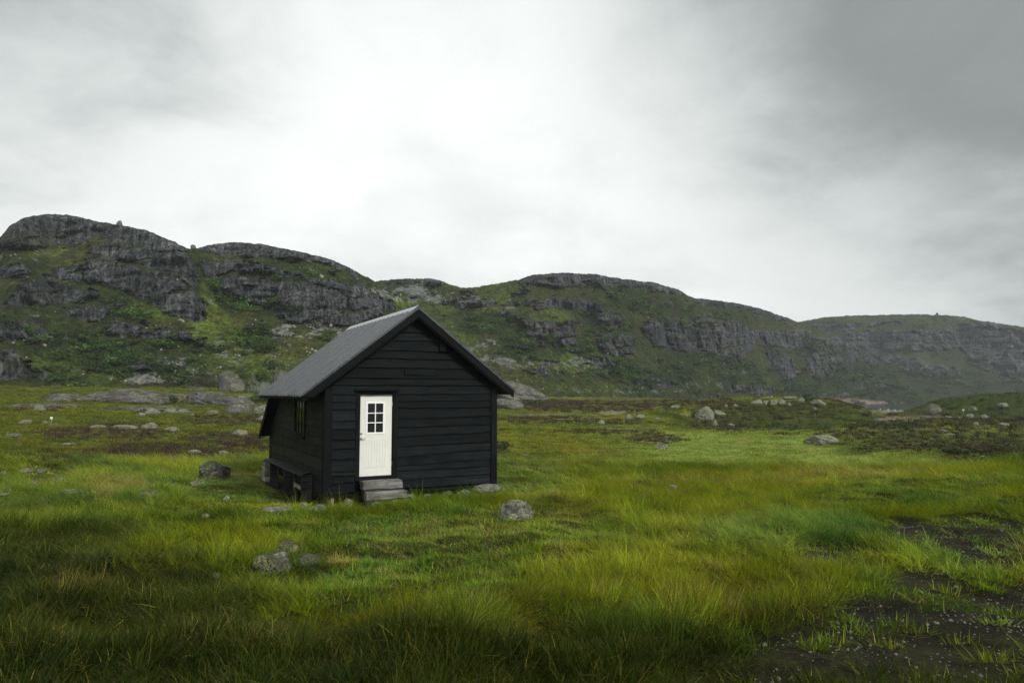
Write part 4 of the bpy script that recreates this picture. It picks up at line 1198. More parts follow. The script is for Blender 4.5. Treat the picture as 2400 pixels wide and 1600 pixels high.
def cyl(m, c, axis, r, l, n=14):
    """small cylinder starting at c, running l along axis"""
    ang = [2 * math.pi * i / n for i in range(n)]
    poly = {'y': [(c[0] + r * math.cos(a), c[2] + r * math.sin(a)) for a in ang], 'x': [(c[1] + r * math.cos(a), c[2] + r * math.sin(a)) for a in ang], 'z': [(c[0] + r * math.cos(a), c[1] + r * math.sin(a)) for a in ang]}[axis]
    c0 = c['xyz'.index(axis)]
    return m.prism(poly, c0, c0 + l, axis)
h = MB(); cyl(h, (0.892, dy - 0.012, 1.618), 'y', 0.026, 0.012); cyl(h, (0.892, dy - 0.055, 1.618), 'y', 0.010, 0.045); cyl(h, (0.884, dy - 0.055, 1.618), 'x', 0.010, 0.125)
h.build('handle', M_STEEL, door)
h = MB(); cyl(h, (0.892, dy - 0.020, 1.735), 'y', 0.027, 0.020); h.box(0.889, 0.895, dy - 0.022, dy - 0.019, 1.725, 1.745)
h.build('lock', M_STEEL, door)
for z in (0.92, 2.40):
    h = MB(); cyl(h, (1.688, dy - 0.012, z), 'z', 0.008, 0.11, 10); h.build('hinge', M_STEEL, door)

# lamp housing and the framed vent slot on the gable
MB().box(2.93, 3.10, -0.10, -0.03, 3.84, 4.05).box(2.915, 3.115, -0.112, -0.03, 4.05, 4.062).build('lamp_box', M_BLACKZ, cabin)
MB().box(1.98, 2.80, -0.050, -0.034, 3.335, 3.36).box(1.98, 2.80, -0.062, -0.034, 3.20, 3.228).box(1.98, 2.0, -0.050, -0.034, 3.228, 3.335).box(2.78, 2.80, -0.050, -0.034, 3.228, 3.335).box(2.0, 2.78, -0.041, -0.034, 3.228, 3.335).build('vent_slot', M_BLACK, cabin)

# side window
win = MB()
for (a, b, c, d) in ((W0 - 0.09, W0 + 0.02, WZ0 - 0.12, WZ1 + 0.05), (W1 - 0.02, W1 + 0.09, WZ0 - 0.04, WZ1 + 0.05), (W0 + 0.02, W1 - 0.02, WZ1 - 0.02, WZ1 + 0.05), (W0 + 0.02, W1 - 0.02, WZ0 - 0.03, WZ0 + 0.03)):
    win.box(-0.060, -0.034, a, b, c, d)
win = win.build('window', M_BLACKZ, cabin)
MB().box(-0.11, -0.02, W0 - 0.07, W1 + 0.07, WZ0 - 0.075, WZ0 - 0.035).build('sill', M_BLACKZ, win)
gb = MB(); ww = (W1 - W0 - 0.04) / 3; wh = (WZ1 - WZ0 - 0.05) / 3
for i in (1, 2):
    y = W0 + 0.02 + ww * i
    gb.box(-0.040, -0.012, y - 0.014, y + 0.014, WZ0 + 0.03, WZ1 - 0.02)
gb.build('glazing_bar', M_BLACKZ, win)
for i in (1, 2):
    z = WZ0 + 0.03 + wh * i
    b = MB()
    for j in range(3):
        b.box(-0.036, -0.013, W0 + 0.02 + ww * j + 0.015, W0 + 0.02 + ww * (j + 1) - 0.015, z - 0.010, z + 0.010)
    b.build('glazing_bar', M_BLACKZ, win)
for i in range(3):
    for j in range(3):
        y0 = W0 + 0.02 + ww * j + 0.012; y1 = W0 + 0.02 + ww * (j + 1) - 0.012
        z0 = WZ0 + 0.03 + wh * i + 0.009; z1 = WZ0 + 0.03 + wh * (i + 1) - 0.009
        MB().box(-0.022, -0.018, y0, y1, z0, z1).build('pane', M_GLASS, win)

# what it stands on
for (t, d, w, z1) in ((0.19, 0.06, 0.135, 0.30), (2.225, 0.10, 0.17, 0.335), (0.3, 5.6, 0.16, 0.30), (4.2, 5.6, 0.16, 0.30), (4.3, 0.25, 0.16, 0.30)):
    MB().box(t - w / 2, t + w / 2, d, d + 0.14, -0.15, z1 - 0.002).build('pier', M_POSTWOOD, cabin, 0.01)
MB().box(0.05, 4.58, 0.02, 0.16, 0.215, 0.297).build('floor_beam', M_BLACK, cabin, 0.006)
MB().box(0.02, 0.16, 0.18, 7.2, 0.19, 0.297).build('floor_beam', M_BLACKY, cabin, 0.006)
MB().box(2.4, 2.54, 0.18, 6.0, 0.19, 0.297).build('floor_beam', M_BLACKY, cabin, 0.006)

def wpos(t, d, z=0.0):
    c, s = math.cos(CROT), math.sin(CROT)
    return (CX0 + t * c - d * s, CY0 + t * s + d * c, z)

# ------------------------------------------------------------------ timber step below the door
step = empty('door_step', wpos(1.42, -0.25, 0.0), CROT)
tag(step, 'weathered grey timber step of stacked beams below the white door', 'step')
def rough_beam(name, parent, x0, x1, y0, y1, z0, z1, mat, seed, amp=0.018, cut=9):
    bm = bmesh.new()
    bmesh.ops.create_cube(bm, size=1.0)
    for v in bm.verts: v.co = Vector((x0 + (v.co.x + .5) * (x1 - x0), y0 + (v.co.y + .5) * (y1 - y0), z0 + (v.co.z + .5) * (z1 - z0)))
    bmesh.ops.subdivide_edges(bm, edges=bm.edges[:], cuts=cut, use_grid_fill=True)
    for v in bm.verts:
        n = mnoise.noise_vector(Vector((v.co.x * 4 + seed, v.co.y * 9, v.co.z * 9)))
        v.co += n * amp
    bm.normal_update()
    me = bpy.data.meshes.new(name); bm.to_mesh(me); bm.free()
    me.materials.append(mat)
    return link(name, me, parent)
rough_beam('beam', step, -0.57, 0.42, -0.13, 0.17, 0.40, 0.590, M_GREYWOOD, 1)
rough_beam('beam', step, -0.56, 0.46, -0.36, -0.14, 0.185, 0.36, M_GREYWOOD, 2)
rough_beam('beam', step, -0.56, 0.45, -0.13, 0.10, 0.185, 0.392, M_DARKTIMBER, 3)
rough_beam('beam', step, -0.57, 0.57, -0.42, -0.16, 0.04, 0.175, M_DARKTIMBER, 4)

# ------------------------------------------------------------------ bench along the side wall
bench = empty('bench', wpos(-0.2, 3.4, 0.0), CROT)
tag(bench, 'long low bench of worn black boards along the cabin side wall', 'bench')
def skewbox(m, p, z0, z1):
    return m.hexa([(x, y, z0) for x, y in p] + [(x, y, z1) for x, y in p])
bx, by = -0.2, 3.4
for (ta, tb) in ((-0.40, -0.235), (-0.225, -0.055)):
    n = 22
    s = np.linspace(0, 1, n + 1)
    V = []; F = []
    na = lambda t: 0.66 + (t + 0.40) * 1.8
    for i, q in enumerate(s):
        a0 = lerp(na(ta), 6.3, q); b0 = lerp(na(tb), 6.5, q)
        zz = lerp(0.725, 0.66, q) + 0.010 * math.sin(q * 7 + ta * 9)
        w = 0.012 * float(vnoise2(q * 14 + ta * 7, 1.3, 5))
        V += [(ta + w - bx, a0 - by, zz - 0.03), (ta + w - bx, a0 - by, zz), (tb - bx, b0 - by, zz + 0.004), (tb - bx, b0 - by, zz - 0.03)]
    for i in range(n):
        for j in range(4):
            F.append((i*4+j, i*4+(j+1) % 4, (i+1)*4+(j+1) % 4, (i+1)*4+j))
    F += [(0, 1, 2, 3), (n*4+3, n*4+2, n*4+1, n*4)]
    me = bpy.data.meshes.new('seat_board'); me.from_pydata(V, [], F)
    bm = bmesh.new(); bm.from_mesh(me); bmesh.ops.recalc_face_normals(bm, faces=bm.faces); bm.to_mesh(me); bm.free()
    me.materials.append(M_BENCHTOP); link('seat_board', me, bench)
for (t0, t1, d0, d1, z1) in ((-0.335, -0.08, 0.92, 0.97, 0.69), (-0.375, -0.33, 1.62, 1.66, 0.685), (-0.335, -0.08, 5.35, 5.41, 0.635), (-0.34, -0.30, 4.15, 4.19, 0.645), (-0.335, -0.08, 3.2, 3.25, 0.655)):
    MB().box(t0 - bx, t1 - bx, d0 - by, d1 - by, -0.1, z1).build('leg', M_DARKTIMBER, bench, 0.005)
br = MB().box(-0.372 - bx, -0.348 - bx, 0.93 - by, 1.72 - by, 0.33, 0.44).build('brace', M_GREYWOODY, bench, 0.004)
br['label'] = 'pale unpainted brace board'

stack = empty('timber_stack', wpos(-0.24, 6.05, 0.0), CROT)
tag(stack, 'short grey weathered timbers stacked under the far bench end', 'timber stack')
for i, (w, zz) in enumerate(((0.30, 0.0), (0.27, 0.152), (0.29, 0.304), (0.27, 0.456))):
    rough_beam('beam', stack, -0.17, -0.17 + w, -0.25, 0.35, zz, zz + 0.140, M_GREYWOODY, 20 + i, 0.012, 5)
# ------------------------------------------------------------------ rocks
def ico(sub):
    bm = bmesh.new(); bmesh.ops.create_icosphere(bm, subdivisions=sub, radius=1.0)
    v = np.array([q.co[:] for q in bm.verts]); f = np.array([[q.index for q in p.verts] for p in bm.faces])
    bm.free(); return v, f
ICO = {s: ico(s) for s in (2, 3, 4, 5)}

def rock_shape(seed, w, d, h, kind='boulder', sub=4):
    v, f = ICO[sub]
    v = v.copy()
    r = np.random.default_rng(seed)
    o = r.uniform(0, 90, 3)
    a = {'boulder': 0.22, 'block': 0.14, 'slab': 0.16, 'dome': 0.18}[kind]
    n = fbm3(v[:, 0] * 1.3 + o[0], v[:, 1] * 1.3 + o[1], v[:, 2] * 1.3 + o[2], 4, seed % 97, 0.5)
    v = v * (1 + a * n)[:, None]
    cuts = {'boulder': 9, 'block': 15, 'slab': 9, 'dome': 9}[kind]
    for i in range(cuts):                                   # planes of cleavage
        q = r.normal(size=3); q[2] = abs(q[2]) * (0.9 if kind != 'slab' else 1.8); q /= np.linalg.norm(q)
        c = r.uniform(0.58, 0.84) if kind != 'dome' else r.uniform(0.68, 0.9)
        k = v @ q
        over = np.maximum(k - c, 0)
        v = v - q[None, :] * (over * 0.97)[:, None]
    if kind in ('slab', 'dome'):
        v[:, 2] = np.sign(v[:, 2]) * np.abs(v[:, 2]) ** 0.85
    fine = fbm3(v[:, 0] * 4 + o[0], v[:, 1] * 4 + o[1], v[:, 2] * 5 + o[2], 4, 13, 0.6)
    crack = np.abs(fbm3(v[:, 0] * 2.2 + o[1], v[:, 1] * 2.2 + o[2], v[:, 2] * 2.2, 3, 17, 0.55))
    nrm = v / np.linalg.norm(v, axis=1)[:, None]
    v = v + nrm * (0.07 * fine - 0.13 * np.exp(-(crack / 0.05) ** 2) * 0.7)[:, None]
    ext = v.max(0) - v.min(0)
    v = (v - (v.max(0) + v.min(0)) / 2) / ext               # unit box
    zt = (v[:, 2] + 0.5)
    v[:, 2] = zt * 1.45 - 0.45                              # a third of it below the turf
    return v * np.array([w, d, h]), f

def add_rock(px, py, wpx, hpx, kind, mat, label, seed, depth=0.8, tilt=0.0, yaw=0.0, cat='rock', group=None, sub=None, name=None, lift=0.0):
    x, y = on_ground(px, py)
    if sub is None:
        sub = 5 if wpx >= 44 else (4 if wpx >= 20 else 3)
    sc = y / FPX
    w, h = wpx * sc, hpx * sc
    d = max(w * depth, h * 0.7)
    v, f = rock_shape(seed, w, d, h, kind, sub)
    if tilt:
        c, s = math.cos(tilt), math.sin(tilt)
        v = np.stack([v[:, 0] * c - v[:, 2] * s, v[:, 1], v[:, 0] * s + v[:, 2] * c], 1)
    me = mesh_from(name or 'rock', v, f, mat)
    o = link(name or 'rock', me)
    yy = y + d * 0.35; xx = x * yy / y
    o.location = (xx, yy, gz(xx, yy) - (0.02 if (px > 700 or yy < 22) else 0.16) * h + lift + (0.02 if y < 20 else 0.0))
    o.rotation_euler.z = yaw + math.atan2(-x, y) * 0.0
    tag(o, label, cat, group)
    ROCK_FOOT.append((xx, yy, 0.42 * w, 0.42 * d))
    return o
ROCK_FOOT = []

R, RD, RM, SL = M_ROCK, M_ROCKD, M_ROCKM, M_SLAB
ROCKS = [
    # near the cabin and in the front meadow
    (1205, 1218, 84, 42, 'block', R, 'large pale lichen covered boulder on the grass right of the cabin front', .7),
    (499, 1124, 74, 37, 'block', RD, 'big dark rounded boulder in the grass left of the bench', .8),
    (638, 1343, 88, 40, 'boulder', RM, 'largest mossy rock of the three in the front grass', .9),
    (677, 1296, 52, 30, 'boulder', RM, 'moss topped rock rearmost of the three in the front grass', .9),
    (719, 1323, 50, 25, 'boulder', RM, 'small grey rock rightmost of the three in the front grass', .9),
    (507, 1358, 19, 11, 'boulder', RM, 'small half buried stone in long grass left of the mossy trio', .9),
    (480, 1219, 19, 10, 'boulder', R, 'small grey stone in the tussocks below the dark boulder', .9),
    (650, 1208, 74, 14, 'slab', R, 'flat grey slab in the grass before the bench', .7),
    (745, 1204, 52, 18, 'boulder', R, 'low pale rock in grass before the cabin left corner', .8),
    (712, 1190, 18, 10, 'block', R, 'small stone standing just below the near bench leg', .8),
    (817, 1185, 24, 15, 'block', R, 'pale wedge shaped stone under the cabin beside the short post', .8),
    (799, 1183, 11, 8, 'block', R, 'small white stone between the short post and the wedge stone', .8),
    (883, 1188, 28, 10, 'boulder', R, 'grey stone in the grass at the foot of the door step', .8),
    (924, 1181, 18, 7, 'boulder', R, 'little stone at the right foot of the door step', .8),
    (1019, 1161, 18, 11, 'block', R, 'pointed pale stone under the cabin right of the middle post', .8),
    (1000, 1165, 20, 7, 'boulder', R, 'low dark stone beside the middle post under the cabin', .8),
    (1047, 1161, 24, 10, 'boulder', RM, 'mossy stone under the middle of the cabin front wall', .8),
    (1087, 1165, 34, 16, 'block', R, 'light grey rock below the right half of the front wall', .8),
    (1140, 1152, 78, 18, 'slab', R, 'broad pale rock under the right corner of the cabin', .7),
    (1180, 1152, 12, 8, 'block', R, 'small white stone beyond the broad rock at the right corner', .8),
    (686, 1153, 24, 10, 'block', R, 'stone in the shade below the side wall behind the bench leg', .8),
    (745, 1160, 20, 12, 'block', R, 'dark stone under the cabin left corner', .8),
    # left meadow
    (91, 963, 36, 15, 'boulder', R, 'rounded grey rock below the left end of the rock slabs', .8),
    (57, 994, 32, 12, 'block', R, 'tilted grey rock left of the white sign', .8),
    (105, 993, 22, 7, 'boulder', R, 'low mossy rock at the foot of the white sign', .8),
    (127, 997, 26, 6, 'slab', RD, 'dark flat rock just right of the white sign', .7),
    (229, 1005, 42, 10, 'slab', R, 'left half of the long pale rock in the heather', .6),
    (288, 1006, 66, 11, 'slab', R, 'right half of the long pale rock in the heather', .6),
    (352, 1004, 36, 17, 'boulder', R, 'rounded rock right of the long pale rock', .8),
    (404, 1012, 36, 15, 'boulder', R, 'dome shaped rock on the heather right of its rounded neighbour', .8),
    (358, 970, 32, 16, 'block', R, 'steep grey block in front of the rock slabs', .8),
    (331, 974, 18, 8, 'boulder', R, 'small pinkish stone left of the steep grey block', .8),
    (398, 968, 34, 16, 'block', R, 'blocky pale rock right of the steep grey block', .7),
    (428, 969, 34, 11, 'block', R, 'lower right neighbour of the blocky pale rock', .7),
    (498, 969, 36, 8, 'slab', R, 'flat rock below the right end of the slabs', .6),
    (558, 965, 68, 24, 'block', SL, 'large angular grey outcrop left of the cabin eave', .7),
    (614, 971, 46, 27, 'block', R, 'yellow lichened outcrop just behind the cabin side', .7),
    (614, 986, 26, 12, 'boulder', R, 'pale rock by the cabin side wall under the eave', .8),
    (561, 1022, 50, 14, 'boulder', R, 'long lichened rock in the heather near the cabin side', .7),
    (450, 974, 12, 5, 'boulder', R, 'tiny pale stone in the grass below the slabs', .8),
    (455, 1063, 36, 9, 'slab', R, 'flat pale rock behind the dark boulder', .7),
    (524, 1068, 24, 12, 'block', R, 'tilted lichened stone above the dark boulder', .7),
    (160, 1043, 30, 6, 'slab', R, 'low flat stone beside the green patch in the left meadow', .7),
    (28, 1025, 44, 8, 'slab', RD, 'dark flat rock at the left edge of the meadow', .7),
    (160, 1092, 20, 5, 'slab', R, 'yellowish low stone in the left grass', .7),
    (60, 1108, 38, 10, 'slab', R, 'broad low stone on the bare ground at left', .7),
    (97, 1106, 24, 9, 'boulder', RD, 'dark stone beside the broad low stone at left', .8),
    (139, 1134, 32, 12, 'boulder', R, 'rounded stone on the right side of the bare ground', .8),
    (76, 1144, 30, 12, 'boulder', R, 'grey stone in the middle of the bare ground', .8),
    (20, 1153, 20, 9, 'boulder', RD, 'dark stone nearest the left edge of the bare ground', .8),
    (10, 1163, 18, 6, 'slab', R, 'small flat stone at the very left edge of the picture', .8),
    (75, 1075, 16, 7, 'boulder', RD, 'small dark stone above the bare ground', .8),
    (8, 1112, 16, 8, 'boulder', R, 'grey stone above the dark one at the left edge', .8),
    (168, 1164, 52, 10, 'slab', R, 'long low rock half hidden behind a green tussock', .7),
    (345, 1168, 62, 18, 'boulder', RM, 'brownish flat topped rock among tall grass', .7),
    (358, 1143, 30, 9, 'boulder', RM, 'small mossy rock above the brownish rock', .7),
    (467, 1139, 36, 12, 'slab', R, 'low grey rock in front of the dark boulder', .7),
    (530, 1176, 18, 11, 'block', R, 'pale stone in the short turf below the dark boulder', .8),
    # right meadow and moor
    (1578, 1149, 21, 11, 'slab', R, 'grey stone alone in the tall grass right of the cabin', .8),
    (1550, 1054, 34, 15, 'slab', R, 'slanted pale rock beside the dark bog pool', .7),
    (1600, 1034, 9, 7, 'block', RD, 'tiny dark stone at the edge of the wet meadow', .8),
    (1562, 1027, 8, 6, 'block', R, 'tiny pale stone above the slanted rock', .8),
    (1229, 1068, 17, 4, 'slab', R, 'flat stone at the edge of the long grass right of cabin', .8),
    (1410, 995, 24, 11, 'block', R, 'pale rock on the brown bog near the long pools', .8),
    (1652, 985, 50, 29, 'block', R, 'big pale boulder on the heather slope', .8),
    (1685, 976, 32, 12, 'boulder', R, 'low yellow lichened rock against the big pale boulder', .8),
    (1675, 1001, 17, 18, 'block', RM, 'upright stone below the big pale boulder', .8),
    (1713, 1001, 18, 9, 'boulder', R, 'small pale rock right of the upright stone', .8),
    (1474, 983, 18, 11, 'block', R, 'left rock on the little hump by the sandy patch', .8),
    (1500, 982, 28, 9, 'slab', R, 'long rock on the little hump by the sandy patch', .8),
    (1539, 985, 16, 6, 'slab', R, 'flat pale stone right of the little hump', .8),
    (1612, 978, 13, 5, 'slab', R, 'flat stone left of the big pale boulder', .8),
    (1583, 957, 30, 6, 'slab', R, 'strip of pale stone on the heather above the hump', .6),
    (1649, 938, 38, 4, 'slab', R, 'long thin pale ledge above the big boulder', .6),
    (1701, 955, 13, 7, 'block', R, 'small pale stone on the heather right of the boulder', .8),
    (1724, 953, 11, 6, 'block', R, 'next small pale stone towards the rocky knoll', .8),
    (1774, 952, 34, 12, 'slab', R, 'leftmost sloping slab of the row on the knoll', .7),
    (1795, 950, 17, 11, 'block', R, 'second rounded block of the row on the knoll', .8),
    (1812, 950, 20, 12, 'block', R, 'middle squared block of the row on the knoll', .8),
    (1832, 949, 22, 12, 'block', R, 'fourth and largest block of the row on the knoll', .8),
    (1848, 952, 12, 8, 'block', R, 'last small block of the row on the knoll', .8),
    (1852, 936, 36, 6, 'slab', R, 'flat yellow lichened rock on the top of the knoll', .7),
    (1877, 944, 18, 12, 'boulder', R, 'round pale boulder on the crest of the knoll', .9),
    (1917, 951, 36, 13, 'slab', R, 'sloping slab on the right shoulder of the knoll', .7),
    (1909, 962, 10, 5, 'boulder', R, 'small pale stone on the knoll below its round boulder', .8),
    (1926, 1043, 78, 22, 'slab', R, 'large slanting pale slab at the left end of the heather mound', .6),
    (2145, 1009, 20, 5, 'slab', R, 'small pale slab on the heather mound', .7),
    (2212, 1015, 26, 8, 'slab', R, 'middle pale rock of the cluster on the heather mound', .7),
    (2228, 1022, 26, 6, 'slab', R, 'lowest pale rock of the cluster on the heather mound', .7),
    (2219, 1005, 20, 5, 'slab', R, 'topmost pale rock of the cluster on the heather mound', .7),
    (2191, 967, 36, 20, 'boulder', RM, 'tall leaning rock on the left flank of the far right hillock', .7),
    (2279, 966, 21, 11, 'boulder', RM, 'dark mossy boulder on the far right hillock', .8),
    (2352, 955, 26, 8, 'slab', R, 'grey rock high on the far right hillock', .8),
    (2222, 981, 22, 7, 'slab', R, 'leftmost pale rock at the foot of the far right hillock', .7),
    (2249, 984, 12, 6, 'boulder', R, 'small pale rock in a hollow below the far right hillock', .8),
    (2273, 982, 20, 10, 'slab', R, 'slanted pale rock below the dark mossy boulder', .7),
    (2309, 982, 22, 8, 'slab', R, 'rightmost pale rock at the foot of the far right hillock', .7),
    (2287, 1000, 13, 11, 'block', R, 'upright pale stone on the heather behind the mound', .8),
    (2310, 1001, 16, 4, 'slab', R, 'low flat stone right of the upright pale stone', .7),
    (2352, 999, 30, 8, 'slab', R, 'wide pale rock at the right edge behind the heather mound', .7),
    (2216, 931, 38, 7, 'slab', R, 'left slab on the crest of the far right hillock', .7),
    (2250, 929, 26, 6, 'slab', R, 'right slab on the crest of the far right hillock', .7),
    (2306, 1074, 16, 5, 'slab', R, 'pale stone in the dark bush at the right', .7),
]
for i, (px, py, wpx, hpx, kind, mat, label, dep) in enumerate(ROCKS):
    rr = random.Random(900 + i)
    tilt = 0.0
    if 'slant' in label or 'tilted' in label or 'sloping' in label: tilt = 0.14
    if 'large slanting' in label: tilt = 0.13
    if 'right shoulder' in label: tilt = -0.25
    add_rock(px, py, wpx, hpx, kind, mat, label, 300 + i * 7, dep, tilt, rr.uniform(-0.35, 0.35))

# glaciated outcrops: bare whalebacks breaking the turf behind the cabin
OUT = [
    (160, 940, 112, 22, 'long low rock slab rising at the left end of the outcrop', 0.02, .5),
    (305, 944, 250, 36, 'widest smooth whaleback slab in the middle of the outcrop', 0.0, .45),
    (400, 940, 170, 22, 'second whaleback slab behind the widest one', -0.04, .5),
    (520, 950, 190, 34, 'sloping grey slab running down to the cabin eave', -0.14, .4),
    (340, 963, 224, 12, 'flat strip of bare rock below the whaleback slabs', 0.0, .4),
    (92, 954, 190, 12, 'flat strip of bare rock at the far left', 0.0, .4),
    (458, 914, 48, 14, 'small knob of rock above the right slabs', 0.0, .7),
    (1215, 936, 180, 42, 'long grey slab sloping down to the right behind the cabin eave', -0.30, .5),
    (1195, 958, 84, 24, 'darker slab at the foot of the sloping slab by the cabin corner', -0.22, .6),
    (1140, 862, 66, 24, 'broken block above the sloping slab at the roof edge', -0.1, .7),
]
for i, (px, py, wpx, hpx, label, tilt, dep) in enumerate(OUT):
    add_rock(px, py, wpx, hpx, 'dome', SL, label, 1500 + i * 13, dep, tilt, 0.0, 'outcrop', None, 5, 'rock_outcrop')
KN = [(545, 917, 66, 62, 'block', SL, 'pale fissured rock at the left end of the knoll', .8, 0.12), (600, 921, 74, 52, 'block', RD, 'dark cliff in the middle of the knoll', .6, 0.0),
      (655, 922, 74, 66, 'block', SL, 'lichened rock at the right end of the knoll by the roof', .8, -0.12), (615, 905, 110, 44, 'dome', RM, 'mossy top of the knoll behind the dark cliff', .8, 0.0),
      (585, 938, 60, 18, 'block', RD, 'dark broken rock step below the knoll', .6, 0.0)]
for i, (px, py, wpx, hpx, kind, mat, label, dep, tilt) in enumerate(KN):
    add_rock(px, py, wpx, hpx, kind, mat, label, 1700 + i * 11, dep, tilt, 0.3 * (-1) ** i, 'outcrop', None, 5, 'rock_outcrop')

# boulders perched on the skyline
def perched(hill, px, size, label, seed):
    s = hill_samples[hill]
    k = s['t'] > 0.985
    idx = np.where(k)[0]
    j = idx[np.argmin(np.abs(s['px'][idx] - px) - s['t'][idx] * 0.5)]
    p = s['p'][j]
    v, f = rock_shape(seed, size * 1.3, size * 1.2, size, 'block', 3)
    o = link('rock', mesh_from('rock', v, f, M_ROCKD)); o.location = p
    tag(o, label, 'rock')
perched('hill', 279, 1.15, 'lone boulder perched on the skyline of the left hill', 41)
perched('hill', 452, 1.0, 'boulder in the notch between the two left summits', 43)
perched('hill.002', 2196, 1.7, 'lone boulder perched on the skyline of the far right hill', 47)

# little signs out on the moor
def marker(px, py, hpx, wpx, label, blue):
    x, y = on_ground(px, py)
    s = y / FPX
    h = hpx * s; w = wpx * s
    o = empty('marker_sign', (x, y, gz(x, y) - 0.05))
    tag(o, label, 'sign')
    m = MB(); cyl(m, (0, 0, 0), 'z', 0.03, h, 8); m.build('post', M_POSTWOOD, o)
    m = MB(); m.box(-w / 2, w / 2, -0.05, -0.03, h - w * 0.7, h + 0.02); pl = m.build('sign_plate', M_SIGN, o, 0.005)
    if blue:
        m = MB(); m.box(-w * 0.25, w * 0.25, -0.056, -0.0505, h - w * 0.55, h - w * 0.2); m.build('symbol', M_BLUE, pl)
marker(120.6, 993, 17, 6.0, 'small white sign on a thin post in the left meadow', False)
marker(2258, 968, 9, 4.0, 'small white and blue marker on the far right hillock', True)
marker(1809, 934, 6, 2.2, 'small white marker post left of the rocky knoll top', False)
# ------------------------------------------------------------------ plants: sources (kept outside the scene) and where they grow
def source_collection(name, objs):
    c = bpy.data.collections.new(name)
    for o in objs: c.objects.link(o)
    return c

def tuft_mesh(name, seed, blades, R0, L, lean, w, curl, mat, segs=3, drytip=1.0, wind=(0.0, 0.0), lvar=0.35):
    r = np.random.default_rng(seed)
    V = []; F3 = []; BL = []
    for b in range(blades):
        ang = r.uniform(0, 2 * math.pi); rr = R0 * math.sqrt(r.uniform(0, 1))
        x0, y0 = rr * math.cos(ang), rr * math.sin(ang)
        out = np.array([math.cos(ang + r.normal(0, 0.6)), math.sin(ang + r.normal(0, 0.6))])
        th = abs(r.normal(lean, lean * 0.45)) * (0.35 + 0.65 * rr / R0)
        hd = out * math.sin(th) + np.array(wind) * r.uniform(0.5, 1.2)
        l = L * (1 + r.normal(0, lvar)); l = max(l, L * 0.3)
        ww = w * r.uniform(0.7, 1.3)
        side = np.array([-hd[1], hd[0]]); nn = np.linalg.norm(side)
        a2 = r.uniform(0, 2 * math.pi)
        side = side / nn if nn > 0.05 else np.array([math.cos(a2), math.sin(a2)])
        side = side * math.cos(0.7 * r.normal()) + np.array([-side[1], side[0]]) * math.sin(0.7 * r.normal())
        base = len(V)
        p = np.array([x0, y0, -0.03]); d = np.array([hd[0], hd[1], math.cos(th)]); d /= np.linalg.norm(d)
        q = r.uniform(0, 1); dt = r.uniform(0.3, 1.0) * drytip
        for s in range(segs + 1):
            t = s / segs
            hw = ww * 0.5 * (1 - 0.75 * t)
            if s < segs:
                V.append((p[0] - side[0] * hw, p[1] - side[1] * hw, p[2])); V.append((p[0] + side[0] * hw, p[1] + side[1] * hw, p[2]))
                BL += [(q, t, dt, 1)] * 2
            else:
                V.append(tuple(p)); BL.append((q, t, dt, 1))
            d = d + np.array([hd[0] * 0.9, hd[1] * 0.9, -0.55]) * curl * (0.5 + t)
            d /= np.linalg.norm(d)
            p = p + d * l / segs
        for s in range(segs - 1):
            i = base + 2 * s
            F3 += [(i, i + 1, i + 3), (i, i + 3, i + 2)]
        i = base + 2 * (segs - 1)
        F3.append((i, i + 1, i + 2))
    me = mesh_from(name, V, F3, mat, smooth=False)
    set_attr(me, 'bl', 'FLOAT_COLOR', BL)
    return bpy.data.objects.new(name, me)

def bush_mesh(name, seed, leaves=240, lobes=7, leaf=0.11, flat=0.8):
    r = np.random.default_rng(seed)
    C = r.normal(0, 0.42, (lobes, 3)); C[:, 2] = np.abs(C[:, 2]) * 0.9 * flat + 0.25
    RR = r.uniform(0.28, 0.5, lobes)
    V = []; F = []; BL = []
    for i in range(leaves):
        k = r.integers(lobes)
        d = r.normal(size=3); d /= np.linalg.norm(d)
        p = C[k] + d * RR[k] * r.uniform(0.55, 1.05)
        p[2] = max(p[2] * flat, 0.02)
        a = r.normal(size=3); a /= np.linalg.norm(a); b = np.cross(a, r.normal(size=3)); b /= np.linalg.norm(b)
        s = leaf * r.uniform(0.6, 1.3)
        n = len(V)
        V += [tuple(p - a * s), tuple(p + b * s * 0.7), tuple(p + a * s), tuple(p - b * s * 0.7)]
        F.append((n, n + 1, n + 2, n + 3))
        q = r.uniform(0, 1)
        BL += [(q, 0.5, 0, 1)] * 4
    me = mesh_from(name, V, F, M_LEAF, smooth=False)
    set_attr(me, 'bl', 'FLOAT_COLOR', BL)
    return bpy.data.objects.new(name, me)

